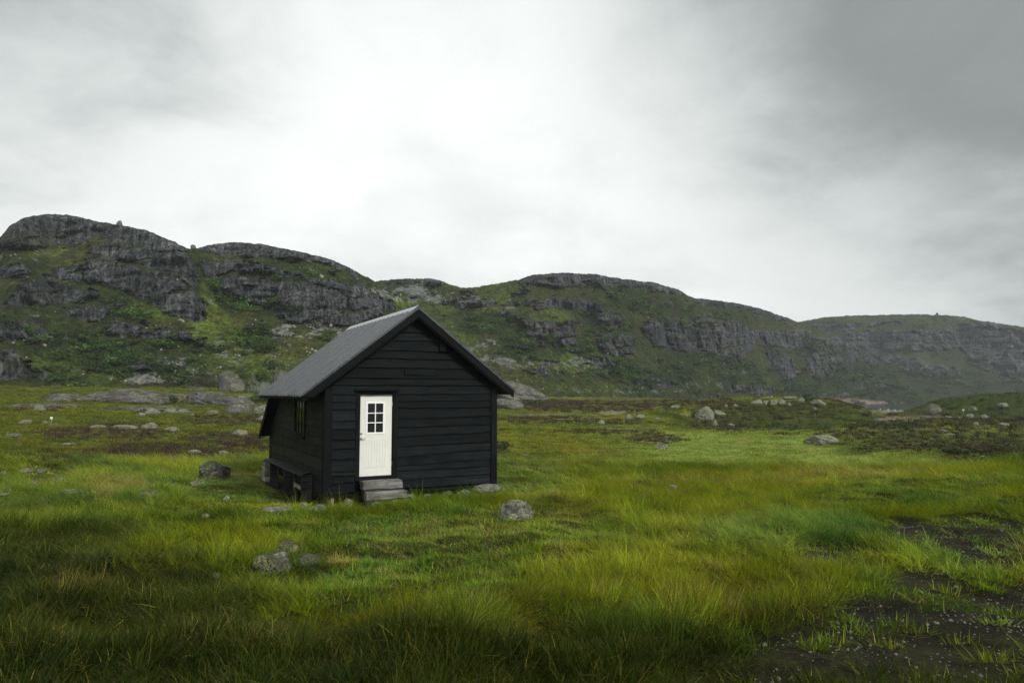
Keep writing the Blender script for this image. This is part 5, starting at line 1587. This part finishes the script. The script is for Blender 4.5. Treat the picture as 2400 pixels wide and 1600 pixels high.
def scatter(name, pts, rot, scl, col, idx, sources, label=None):
    n = len(pts)
    me = bpy.data.meshes.new(name)
    me.vertices.add(n); me.vertices.foreach_set('co', np.asarray(pts, dtype=np.float32).ravel())
    set_attr(me, 'rot', 'FLOAT_VECTOR', rot)
    set_attr(me, 'scl', 'FLOAT_VECTOR', scl)
    set_attr(me, 'col', 'FLOAT_COLOR', rgba(col))
    set_attr(me, 'idx', 'INT', idx)
    o = link(name, me)
    col_ = source_collection(name + '_source', sources)
    ng = bpy.data.node_groups.new(name, 'GeometryNodeTree')
    ng.interface.new_socket('Geometry', in_out='INPUT', socket_type='NodeSocketGeometry')
    ng.interface.new_socket('Geometry', in_out='OUTPUT', socket_type='NodeSocketGeometry')
    gi = ng.nodes.new('NodeGroupInput'); go = ng.nodes.new('NodeGroupOutput')
    ci = ng.nodes.new('GeometryNodeCollectionInfo')
    ci.inputs['Collection'].default_value = col_
    ci.inputs['Separate Children'].default_value = True
    ci.inputs['Reset Children'].default_value = True
    ip = ng.nodes.new('GeometryNodeInstanceOnPoints')
    ip.inputs['Pick Instance'].default_value = True
    def att(nm, typ):
        a = ng.nodes.new('GeometryNodeInputNamedAttribute'); a.data_type = typ; a.inputs['Name'].default_value = nm
        return a.outputs['Attribute']
    ng.links.new(gi.outputs[0], ip.inputs['Points'])
    ng.links.new(ci.outputs[0], ip.inputs['Instance'])
    ng.links.new(att('idx', 'INT'), ip.inputs['Instance Index'])
    ng.links.new(att('rot', 'FLOAT_VECTOR'), ip.inputs['Rotation'])
    ng.links.new(att('scl', 'FLOAT_VECTOR'), ip.inputs['Scale'])
    ng.links.new(ip.outputs[0], go.inputs[0])
    md = o.modifiers.new('scatter', 'NODES'); md.node_group = ng
    tag(o, label, None, None, 'stuff')
    return o

def ring_points(r0, r1, spacing, seed, az=50.0, power=1.0, far=None):
    """jittered points in the part of the meadow the camera can look into; spacing grows with distance"""
    rg = np.random.default_rng(seed)
    P_ = []
    r = r0
    while r < r1:
        s = spacing(r)
        n = max(1, int(2 * rad(az) * r / s))
        a = (np.arange(n) + rg.uniform(0, 1, n)) / n * 2 * rad(az) - rad(az)
        rr = r + rg.uniform(-0.5, 0.5, n) * s
        P_.append(np.stack([rr * np.sin(a), rr * np.cos(a)], 1))
        r += s
    return np.concatenate(P_)

def cabin_local(x, y):
    c, s = math.cos(CROT), math.sin(CROT)
    return (x - CX0) * c + (y - CY0) * s, -(x - CX0) * s + (y - CY0) * c

def keep_clear(x, y, rocks=True, pad=0.0):
    t, d = cabin_local(x, y)
    ok = ~((t > -0.02 - pad) & (t < 4.6 + pad) & (d > -0.12 - pad) & (d < 7.4))
    ok &= ~((t > 0.9) & (t < 2.15) & (d > -0.80) & (d < 0.1))
    ok &= ~((t > -0.45) & (t < 0.05) & (d > 0.8) & (d < 7.0))
    if rocks:
        for (rx, ry, a, b) in ROCK_FOOT:
            sel = (np.abs(x - rx) < a * 1.3) & (np.abs(y - ry) < b * 1.3)
            if sel.any():
                ok &= ~(sel & ((((x - rx) / (a + .02)) ** 2 + ((y - ry) / (b + .02)) ** 2) < 1.0))
    return ok

# ---- grass
VIGNETTEZ = [(800, 1560, 900, 90, 1), (1500, 1590, 400, 50, 1), (80, 1420, 260, 200, 1), (250, 1440, 420, 150, 1), (100, 1560, 300, 120, 1), (700, 1560, 500, 70, .9), (1200, 1600, 500, 60, .9), (160, 1290, 220, 60, .7), (1500, 1560, 300, 60, .7), (420, 1310, 90, 20, .8), (60, 1350, 120, 60, .8)]  # vignette-like darkening of the foreground, put into the grass colour
LIGHTZ = [(1500, 1330, 300, 110, 1), (1450, 1190, 320, 70, .9), (1700, 1250, 200, 80, 1), (1800, 1170, 250, 50, .9), (1650, 1400, 160, 60, .9), (800, 1310, 40, 26, .9), (2050, 1120, 300, 24, .8), (1300, 1130, 160, 40, .5), (1900, 1380, 140, 50, .6)]
BROWNZ = [(1150, 1470, 260, 50, 1), (600, 1520, 300, 50, .8), (1850, 1430, 150, 50, .9), (1700, 1400, 120, 40, .7), (1350, 1090, 200, 14, .7), (1300, 1180, 120, 26, .5), (1250, 1420, 160, 30, .7), (900, 1450, 150, 30, .6), (300, 1250, 120, 20, .4), (1500, 1500, 200, 30, .6), (200, 1500, 200, 40, .6)]
BLUEZ = [(1850, 1240, 200, 30, 1), (1780, 1270, 140, 26, .9), (580, 1150, 130, 40, .9), (900, 1350, 130, 40, .9), (880, 1240, 100, 26, .8), (1230, 1120, 110, 30, .8), (1420, 1260, 120, 30, .6), (1500, 1480, 120, 40, .5), (2300, 1330, 160, 60, .7)]
STRAWZ = [(800, 1310, 46, 22, 1.1), (245, 1147, 40, 20, 1), (320, 1140, 50, 16, .7), (200, 1370, 90, 20, .6), (1150, 1400, 60, 20, .6), (1340, 1210, 60, 20, .6), (1750, 1130, 200, 16, .6), (2000, 1110, 220, 10, .8), (1060, 1260, 160, 40, .35), (700, 1175, 40, 10, .4), (640, 1500, 60, 20, .5)]

def grass_field(x, y, z):
    w = cover(x, y, z)
    px, py, n1, n2, n3, r = (w[k] for k in ('px', 'py', 'n1', 'n2', 'n3', 'r'))
    warp = 0.4 * n1 + 0.25 * n3
    e = lambda l: np.clip(ellipses(px, py, l, warp), 0, 1)
    w['dark'] = np.maximum(e(VIGNETTEZ), sstep(5.6, 4.3, r)); w['light'] = e(LIGHTZ); w['brown'] = e(BROWNZ); w['blue'] = e(BLUEZ); w['straw'] = e(STRAWZ)
    c = np.tile(C3(0.110, 0.172, 0.008), (len(px), 1))
    c = mixc(c, C3(0.215, 0.250, 0.007), sstep(-0.1, 0.6, n1 + 0.4 * n3))
    c = mixc(c, C3(0.048, 0.112, 0.010), sstep(0.0, 0.6, -n1 + 0.5 * n3))
    c = mixc(c, C3(0.250, 0.282, 0.014), w['light'] * 0.8)
    c = mixc(c, C3(0.085, 0.205, 0.040), w['blue'] * 0.5)
    c = mixc(c, C3(0.080, 0.175, 0.010), w['turf'] * 0.6)
    c = mixc(c, C3(0.017, 0.032, 0.003), w['dark'] * 0.94)  # painted foreground darkening
    c = mixc(c, C3(0.085, 0.060, 0.008), w['brown'] * (0.6 - 0.5 * w['dark']) * sstep(-0.5, 0.4, n3))
    c = mixc(c, C3(0.220, 0.230, 0.010), w['moss'] * 0.6)
    c = mixc(c, C3(0.280, 0.230, 0.055), w['straw'] * 0.5)
    wet = w['wet'] * sstep(24, 32, r)
    c = mixc(c, C3(0.250, 0.320, 0.060), wet * 0.8)
    w['c'] = c
    return w

rg = np.random.default_rng(77)
def rots(n, tiltmax=0.12):
    return np.stack([rg.normal(0, tiltmax, n), rg.normal(0, tiltmax, n), rg.uniform(0, 2 * math.pi, n)], 1)

T_SRC = [tuft_mesh('meadow_tuft', 1, 52, 0.11, 0.17, 0.85, 0.0062, 0.26, M_GRASS, 3, 0.7), tuft_mesh('meadow_tuft.001', 2, 52, 0.12, 0.15, 1.0, 0.0060, 0.32, M_GRASS, 3, 0.7),
         tuft_mesh('meadow_tuft.002', 3, 46, 0.10, 0.20, 0.70, 0.0056, 0.26, M_GRASS, 3, 0.8), tuft_mesh('meadow_tuft.003', 4, 56, 0.14, 0.14, 1.1, 0.0066, 0.3, M_GRASS, 3, 0.5)]
S_SRC = [tuft_mesh('short_turf', 11, 70, 0.11, 0.075, 0.85, 0.0065, 0.25, M_GRASS, 2, 0.3), tuft_mesh('short_turf.001', 12, 70, 0.12, 0.060, 1.0, 0.007, 0.2, M_GRASS, 2, 0.6)]
D_SRC = [tuft_mesh('dry_grass', 21, 36, 0.10, 0.23, 0.80, 0.0046, 0.24, M_STRAW, 3, 1.0), tuft_mesh('dry_grass.001', 22, 28, 0.13, 0.19, 1.0, 0.0044, 0.30, M_STRAW, 3, 1.0)]
K_SRC = [tuft_mesh('tussock', 31, 300, 0.17, 0.40, 1.05, 0.0064, 0.40, M_GRASS, 4, 0.5, (0.10, 0.02)), tuft_mesh('tussock.001', 32, 280, 0.15, 0.37, 0.95, 0.0062, 0.42, M_GRASS, 4, 0.6, (0.16, -0.03)),
         tuft_mesh('tussock.002', 33, 320, 0.20, 0.43, 1.15, 0.0062, 0.36, M_GRASS, 4, 0.4, (-0.10, 0.05))]
H_SRC = [tuft_mesh('heather', 41, 90, 0.22, 0.17, 0.55, 0.018, 0.02, M_HEATHER, 2, 1.0), tuft_mesh('heather.001', 42, 90, 0.25, 0.17, 0.7, 0.02, 0.02, M_HEATHER, 2, 1.0)]
F_SRC = [tuft_mesh('far_sward', 51, 60, 0.30, 0.22, 0.8, 0.018, 0.16, M_GRASS, 2, 0.6), tuft_mesh('far_sward.001', 52, 60, 0.34, 0.18, 0.9, 0.02, 0.2, M_GRASS, 2, 0.4)]
B_SRC = [bush_mesh('birch_bush', 61), bush_mesh('birch_bush.001', 62, 260, 9), bush_mesh('birch_bush.002', 63, 200, 5, 0.12, 0.6)]

def grow_meadow():
    # clumps of ordinary meadow grass, 2 - 30 m
    p = ring_points(3.5, 31, lambda r: 0.048 + 0.0075 * r, 5)
    x, y = p[:, 0], p[:, 1]
    ok = keep_clear(x, y); x, y = x[ok], y[ok]
    z = ground_z(x, y)
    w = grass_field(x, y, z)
    n = len(x)
    bare = w['bare']
    keep = rg.uniform(0, 1, n) > np.clip(bare * 1.6 - 0.1, 0, 0.90)
    t, d = cabin_local(x, y)
    trod = sstep(1.9, 0.9, np.maximum(np.maximum(-t - 0.3, t - 4.6), np.maximum(-d, d - 7.4)))     # hard by the walls it stays short
    turf = np.clip(np.maximum(np.maximum(w['turf'], trod), bare * 0.9), 0, 1)
    is_short = rg.uniform(0, 1, n) < turf * 1.15
    is_dry = (~is_short) & (rg.uniform(0, 1, n) < (0.018 + 0.45 * w['straw'] + 0.09 * w['light'] + 0.06 * w['brown']) * (1 - 0.75 * w['dark'] * (1 - w['straw'])))
    lump = 0.85 + 0.75 * vnoise2(x * 1.15, y * 1.15, 41) + 0.35 * vnoise2(x * 2.9, y * 2.9, 43) + 0.3 * vnoise2(x * 0.35, y * 0.35, 61)
    h = np.clip(lump, 0.35, 1.75) * rg.uniform(0.75, 1.25, n) * (0.72 + 0.12 * sstep(9, 5, w['r']))
    scw = (0.75 + 0.062 * w['r'])
    c = w['c'] * rg.uniform(0.58, 1.5, (n, 1)) * (1 + rg.normal(0, 0.10, (n, 1)) * np.array([[1.0, 0.0, 0.0]]))
    # the wind has combed it: every clump leans with a slow swirl that runs over the meadow
    phi = rg.uniform(0, 2 * math.pi, n)
    a = 0.35 + 1.3 * vnoise2(x * 0.12, y * 0.12, 71) + 0.9 * vnoise2(x * 0.5, y * 0.5, 72)
    lean = (0.50 + 0.25 * vnoise2(x * 0.8, y * 0.8, 73)) * (1 - 0.6 * turf)
    tx = -lean * np.sin(a) + rg.normal(0, 0.12, n); ty = lean * np.cos(a) + rg.normal(0, 0.12, n)
    rot2 = np.stack([tx * np.cos(phi) + ty * np.sin(phi), -tx * np.sin(phi) + ty * np.cos(phi), phi], 1)
    flecks = is_short & (rg.uniform(0, 1, n) < 0.16 * (1 - w['dark']))       # dead straw lying in the cropped turf
    is_short &= ~flecks; is_dry |= flecks
    h = np.where(flecks, 0.32, h)
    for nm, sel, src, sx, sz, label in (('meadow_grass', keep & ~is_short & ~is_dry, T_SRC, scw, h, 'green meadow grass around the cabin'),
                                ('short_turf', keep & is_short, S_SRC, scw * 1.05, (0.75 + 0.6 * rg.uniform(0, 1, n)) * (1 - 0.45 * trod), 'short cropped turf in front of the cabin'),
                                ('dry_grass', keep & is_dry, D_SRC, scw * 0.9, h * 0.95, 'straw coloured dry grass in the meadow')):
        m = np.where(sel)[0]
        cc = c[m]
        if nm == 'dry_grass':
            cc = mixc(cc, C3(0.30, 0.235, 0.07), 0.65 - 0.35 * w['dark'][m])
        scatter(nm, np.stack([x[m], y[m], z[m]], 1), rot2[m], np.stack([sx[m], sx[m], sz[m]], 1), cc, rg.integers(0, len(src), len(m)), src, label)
    # big tussocks
    p = ring_points(3.6, 30, lambda r: 0.40 + 0.014 * r, 15)
    x, y = p[:, 0], p[:, 1]
    ok = keep_clear(x, y, True, 0.15); x, y = x[ok], y[ok]
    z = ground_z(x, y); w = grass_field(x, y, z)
    keepv = rg.uniform(0, 1, len(x)) < (0.66 + 0.55 * vnoise2(x * 0.4, y * 0.4, 81)) * (1 - np.clip(w['turf'] * 1.1 + w['bare'] * 1.2, 0, 1)) * (w['bare'] < 0.15)
    t, d = cabin_local(x, y)
    keepv &= ~((t > -0.8) & (t < 5.2) & (d > -0.9) & (d < 7.6))
    x, y, z = x[keepv], y[keepv], z[keepv]; c = w['c'][keepv]
    n = len(x)
    s = rg.uniform(0.5, 1.15, n) * (0.62 + 0.38 * sstep(6, 12, np.hypot(x, y)))
    dk = rg.uniform(0, 1, (n, 1))
    c = lerp(c, c * C3(0.42, 0.62, 0.5), (dk > 0.55) * 0.85) * rg.uniform(0.8, 1.6, (n, 1))
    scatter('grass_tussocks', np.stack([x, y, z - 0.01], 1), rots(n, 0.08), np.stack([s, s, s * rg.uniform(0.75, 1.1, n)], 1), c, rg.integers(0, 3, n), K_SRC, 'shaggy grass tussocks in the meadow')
    # sward of the wet meadow and the farther ground, 28 - 90 m
    p = ring_points(28, 172, lambda r: 0.16 + 0.0085 * (r - 15), 25)
    x, y = p[:, 0], p[:, 1]
    ok = keep_clear(x, y); x, y = x[ok], y[ok]
    z = ground_z(x, y); w = grass_field(x, y, z)
    n = len(x)
    hea = w['heather'] * sstep(-0.6, 0.2, w['n3'] + 0.3 * w['n1'])
    bad = np.clip(w['bare'] + w['sand'] * 1.3 + w['pink'] * 0.5, 0, 1)
    u = rg.uniform(0, 1, n)
    is_h = (u < hea)
    keepg = (~is_h) & (rg.uniform(0, 1, n) > bad) & (rg.uniform(0, 1, n) < 0.9)
    base = moor_colour(w) * 1.15
    cc = base * rg.uniform(0.72, 1.3, (n, 1))
    sc = (1.0 + 0.014 * (w['r'] - 28))
    hh = (0.55 + 0.35 * vnoise2(x * 0.5, y * 0.5, 91)) * rg.uniform(0.7, 1.3, n) * (1 - 0.25 * w['wet'])
    m = np.where(keepg)[0]
    scatter('moor_grass', np.stack([x[m], y[m], z[m]], 1), rots(len(m), 0.12), np.stack([sc[m], sc[m], np.clip(hh[m], 0.25, 1.3) * sc[m] ** 0.5], 1), cc[m], rg.integers(0, 2, len(m)), F_SRC, 'rough moor grass behind the cabin')
    m = np.where(is_h & (bad < 0.5))[0]
    ch = lerp(np.tile(C3(0.040, 0.026, 0.018), (len(m), 1)), np.tile(C3(0.046, 0.033, 0.028), (len(m), 1)), sstep(700, 500, w['px'][m])[:, None] * 0.6) * rg.uniform(0.6, 1.4, (len(m), 1))
    gr = rg.uniform(0, 1, (len(m), 1)) < 0.22
    ch = np.where(gr, C3(0.045, 0.055, 0.014), ch)
    scatter('heather', np.stack([x[m], y[m], z[m]], 1), rots(len(m), 0.12), np.stack([sc[m] * 1.1, sc[m] * 1.1, 0.9 * sc[m]], 1), ch, rg.integers(0, 2, len(m)), H_SRC, 'brown and purple heather on the moor')
    # low willow and juniper scrub on the knolls
    p = ring_points(30, 165, lambda r: 0.9, 35)
    x, y = p[:, 0], p[:, 1]
    z = ground_z(x, y); w = cover(x, y, z)
    k = rg.uniform(0, 1, len(x)) < w['scrub'] * 0.40
    x, y, z = x[k], y[k], z[k]; n = len(x)
    s = rg.uniform(0.25, 0.6, n)
    c = np.tile(C3(0.034, 0.056, 0.012), (n, 1)) * rg.uniform(0.65, 1.4, (n, 1))
    scatter('low_scrub', np.stack([x, y, z - 0.05], 1), rots(n, 0.1), np.stack([s * 1.3, s * 1.3, s * 0.8], 1), c, rg.integers(0, 3, n), B_SRC, 'low dark willow scrub on the knolls')

def grow_hills():
    bp, bs, bc = [], [], []
    rp, rs_, rcx = [], [], []
    for nm, s in hill_samples.items():
        p, n = s['p'], len(s['p'])
        inframe = (s['px'] > -150) & (s['px'] < 2550) & (s['t'] > 0.01) & (s['t'] < 0.90)
        dist = np.hypot(p[:, 0], p[:, 1])
        area = (s['step'] * dist / FPX) ** 2                     # ground each sample stands for, roughly
        prob = np.clip(s['bush'] * 1.2, 0, 1) * 0.011 + 0.0012 * sstep(0.1, 0.5, s['n'])
        prob = prob * np.where(s['rock'] > 0.6, 0.5, 1.0) * inframe
        k = rg.uniform(0, 1, n) < prob
        q = p[k]; bp.append(q)
        dd = dist[k]
        bs.append(np.clip(rg.lognormal(0, 0.4, len(q)), 0.4, 2.2) * (0.8 + dd / 330))
        bc.append(np.tile(C3(0.045, 0.085, 0.018), (len(q), 1)) * rg.uniform(0.4, 1.6, (len(q), 1)))
        prob = (np.clip(s['scree'] - 0.25, 0, 1) * 0.030 + 0.0022 * (s['rock'] < 0.4)) * inframe * (1 - 0.8 * np.clip(s['bush'], 0, 1))
        k = rg.uniform(0, 1, n) < prob
        q = p[k]; rp.append(q)
        rs_.append(np.clip(rg.lognormal(-0.9, 0.5, len(q)), 0.2, 1.6) * (0.30 + dist[k] / 480))
    p = np.concatenate(bp); s = np.concatenate(bs); c = np.concatenate(bc); n = len(p)
    scatter('birch_scrub', p - np.array([0, 0, 0.25]), rots(n, 0.1), np.stack([s, s, s * rg.uniform(0.7, 1.15, n)], 1), c, rg.integers(0, 3, n), B_SRC, 'dark green birch scrub on the hillsides')
    p = np.concatenate(rp); s = np.concatenate(rs_); n = len(p)
    src = []
    for i in range(5):
        v, f = rock_shape(2000 + i, 1.0, 0.9, 0.7, 'block' if i % 2 else 'boulder', 2)
        src.append(bpy.data.objects.new('scree_block.%03d' % i, mesh_from('scree_block', v, f, M_SCREE, smooth=False)))
    scatter('scree', p - np.array([0, 0, 0.05]), rots(n, 0.35), np.stack([s, s, s], 1), np.ones((n, 3)), rg.integers(0, 5, n), src, 'scattered boulders and scree on the hillsides')
    # scattered stones of the moor and the lake shore
    x = rg.uniform(60, 150, 900); y = rg.uniform(120, 330, 900)
    z = ground_z(x, y); px, py = view_xy(x, y, z)
    k = (px > 1980) & (px < 2260) & (y > 130) & ((z - EYE) < -4.5) & ((z - EYE) > -6.0)
    x, y, z = x[k], y[k], z[k]; n = len(x)
    s = rg.lognormal(-0.5, 0.5, n)
    scatter('shore_stones', np.stack([x, y, z], 1), rots(n, 0.3), np.stack([s, s, s], 1), np.ones((n, 3)), rg.integers(0, 5, n), [o.copy() for o in src], 'pale stones on the lake shore')

def lay_gravel():
    p = ring_points(3.0, 30, lambda r: 0.024 + 0.0040 * r, 45)
    x, y = p[:, 0], p[:, 1]
    ok = keep_clear(x, y); x, y = x[ok], y[ok]
    z = ground_z(x, y); w = cover(x, y, z)
    k = rg.uniform(0, 1, len(x)) < w['bare'] * (0.45 + 0.5 * sstep(0.0, 0.6, vnoise2(x * 1.3, y * 1.3, 95)))
    x, y, z = x[k], y[k], z[k]; n = len(x)
    src = []
    for i in range(4):
        v, f = rock_shape(2100 + i, 1.0, 0.8, 0.5, 'block', 2)
        src.append(bpy.data.objects.new('gravel_stone.%03d' % i, mesh_from('gravel_stone', v, f, M_PEBBLE, smooth=False)))
    s = np.clip(rg.lognormal(-4.65, 0.55, n), 0.004, 0.04)
    scatter('gravel', np.stack([x, y, z - 0.022], 1), rots(n, 0.3), np.stack([s, s, s], 1), np.ones((n, 3)), rg.integers(0, 4, n), src, 'pale gravel stones on the bare peat at right')

def plant_shrubs():
    """single bushes one can tell apart, each with its stems and leaves"""
    mstem = make_plain('birch_stem', (0.10, 0.085, 0.07), 0.9, 0.1, 0.0, 8.0, 0.3)
    mleaf, t = new_mat('shrub_leaf')
    b, _o = bsdf_out(t, 0.65, 0.2)
    a = N(t, 'ShaderNodeAttribute', attribute_name='bl')
    sp = N(t, 'ShaderNodeSeparateColor'); LK(t, a.outputs['Color'], sp.inputs[0])
    LK(t, mixrgb(t, sp.outputs[0], (0.018, 0.036, 0.010), (0.055, 0.095, 0.020)), b.inputs['Base Color'])
    spots = [(640, 862, 44, 34, 3.0, 'dark leafy bush on top of the rock knoll'), (612, 888, 36, 26, 2.0, 'lighter green bush growing on the face of the knoll'),
             (568, 884, 28, 20, 1.8, 'small bush beside the pale rock of the knoll'), (600, 942, 70, 22, 0.0, 'low spreading bush at the foot of the knoll'),
             (664, 940, 50, 22, 0.0, 'dark bush between the knoll and the cabin eave'),
             (340, 936, 40, 15, 0.6, 'round bush growing on the middle of the rock slabs'), (398, 938, 38, 13, 0.5, 'small low bush right of the round bush on the slabs'),
             (1176, 1056, 46, 30, 0.0, 'small leafy bush right beside the cabin right corner'), (1890, 938, 46, 20, 0.3, 'dark juniper bush on the crest of the rocky knoll'),
             (1245, 948, 60, 16, 0.0, 'low green bush under the sloping slab right of the cabin')]
    for i, (px, py, wpx, hpx, lift, label) in enumerate(spots):
        x, y = on_ground(px, min(py + lift * 12, 960) if lift else py)
        if lift > 1.0:
            y = 103.0; x = (px - CXP) / 1604.8 * y
        s = y / FPX
        o = empty('shrub', (x, y, gz(x, y) if lift <= 1.0 else EYE - (py - HOR) * s - 0.2 * hpx * s))
        if 0 < lift <= 1.0: o.location.z = EYE - (py - HOR) * s - 0.15 * hpx * s
        tag(o, label, 'shrub', 'bushes one can tell apart on the moor')
        src = bush_mesh('foliage', 400 + i, 420, 8, 0.085, 0.75)
        me = src.data; me.materials.clear(); me.materials.append(mleaf)
        f = link('foliage', me, o); bpy.data.objects.remove(src)
        f.scale = (wpx * s * 0.55, wpx * s * 0.5, hpx * s * 1.0)
        m = MB(); r = random.Random(500 + i)
        for k in range(5):
            a = r.uniform(0, 6.28); q = r.uniform(0.15, 0.4)
            tx, ty, tz = math.cos(a) * q * wpx * s * 0.5, math.sin(a) * q * wpx * s * 0.5, hpx * s * 0.7
            w = 0.02 + 0.004 * hpx * s
            m.hexa([(-w, -w, -0.3), (w, -w, -0.3), (w, w, -0.3), (-w, w, -0.3), (tx - w * .4, ty - w * .4, tz), (tx + w * .4, ty - w * .4, tz), (tx + w * .4, ty + w * .4, tz), (tx - w * .4, ty + w * .4, tz)])
        m.build('stem', mstem, o)

grow_meadow()
plant_shrubs()
grow_hills()
lay_gravel()
# ------------------------------------------------------------------ damp air
HAZE_TOP = max(float(s['p'][:, 2].max()) for s in hill_samples.values()) + 4.0
def build_haze(density):
    x0, x1, y0, y1, z0, z1 = -1050, 1050, -850, 1050, -14.0, HAZE_TOP
    v = [(x, y, z) for x in (x0, x1) for y in (y0, y1) for z in (z0, z1)]
    f = [(0, 1, 3, 2), (4, 6, 7, 5), (0, 4, 5, 1), (2, 3, 7, 6), (0, 2, 6, 4), (1, 5, 7, 3)]
    me = bpy.data.meshes.new('haze'); me.from_pydata(v, [], f)
    m, t = new_mat('haze')
    out = N(t, 'ShaderNodeOutputMaterial')
    vol = N(t, 'ShaderNodeVolumePrincipled')
    vol.inputs['Color'].default_value = (0.93, 0.97, 1.0, 1)
    vol.inputs['Density'].default_value = density
    vol.inputs['Anisotropy'].default_value = 0.1
    LK(t, vol.outputs[0], out.inputs['Volume'])
    me.materials.append(m)
    tag(link('haze', me), kind='stuff')
build_haze(0.00022)
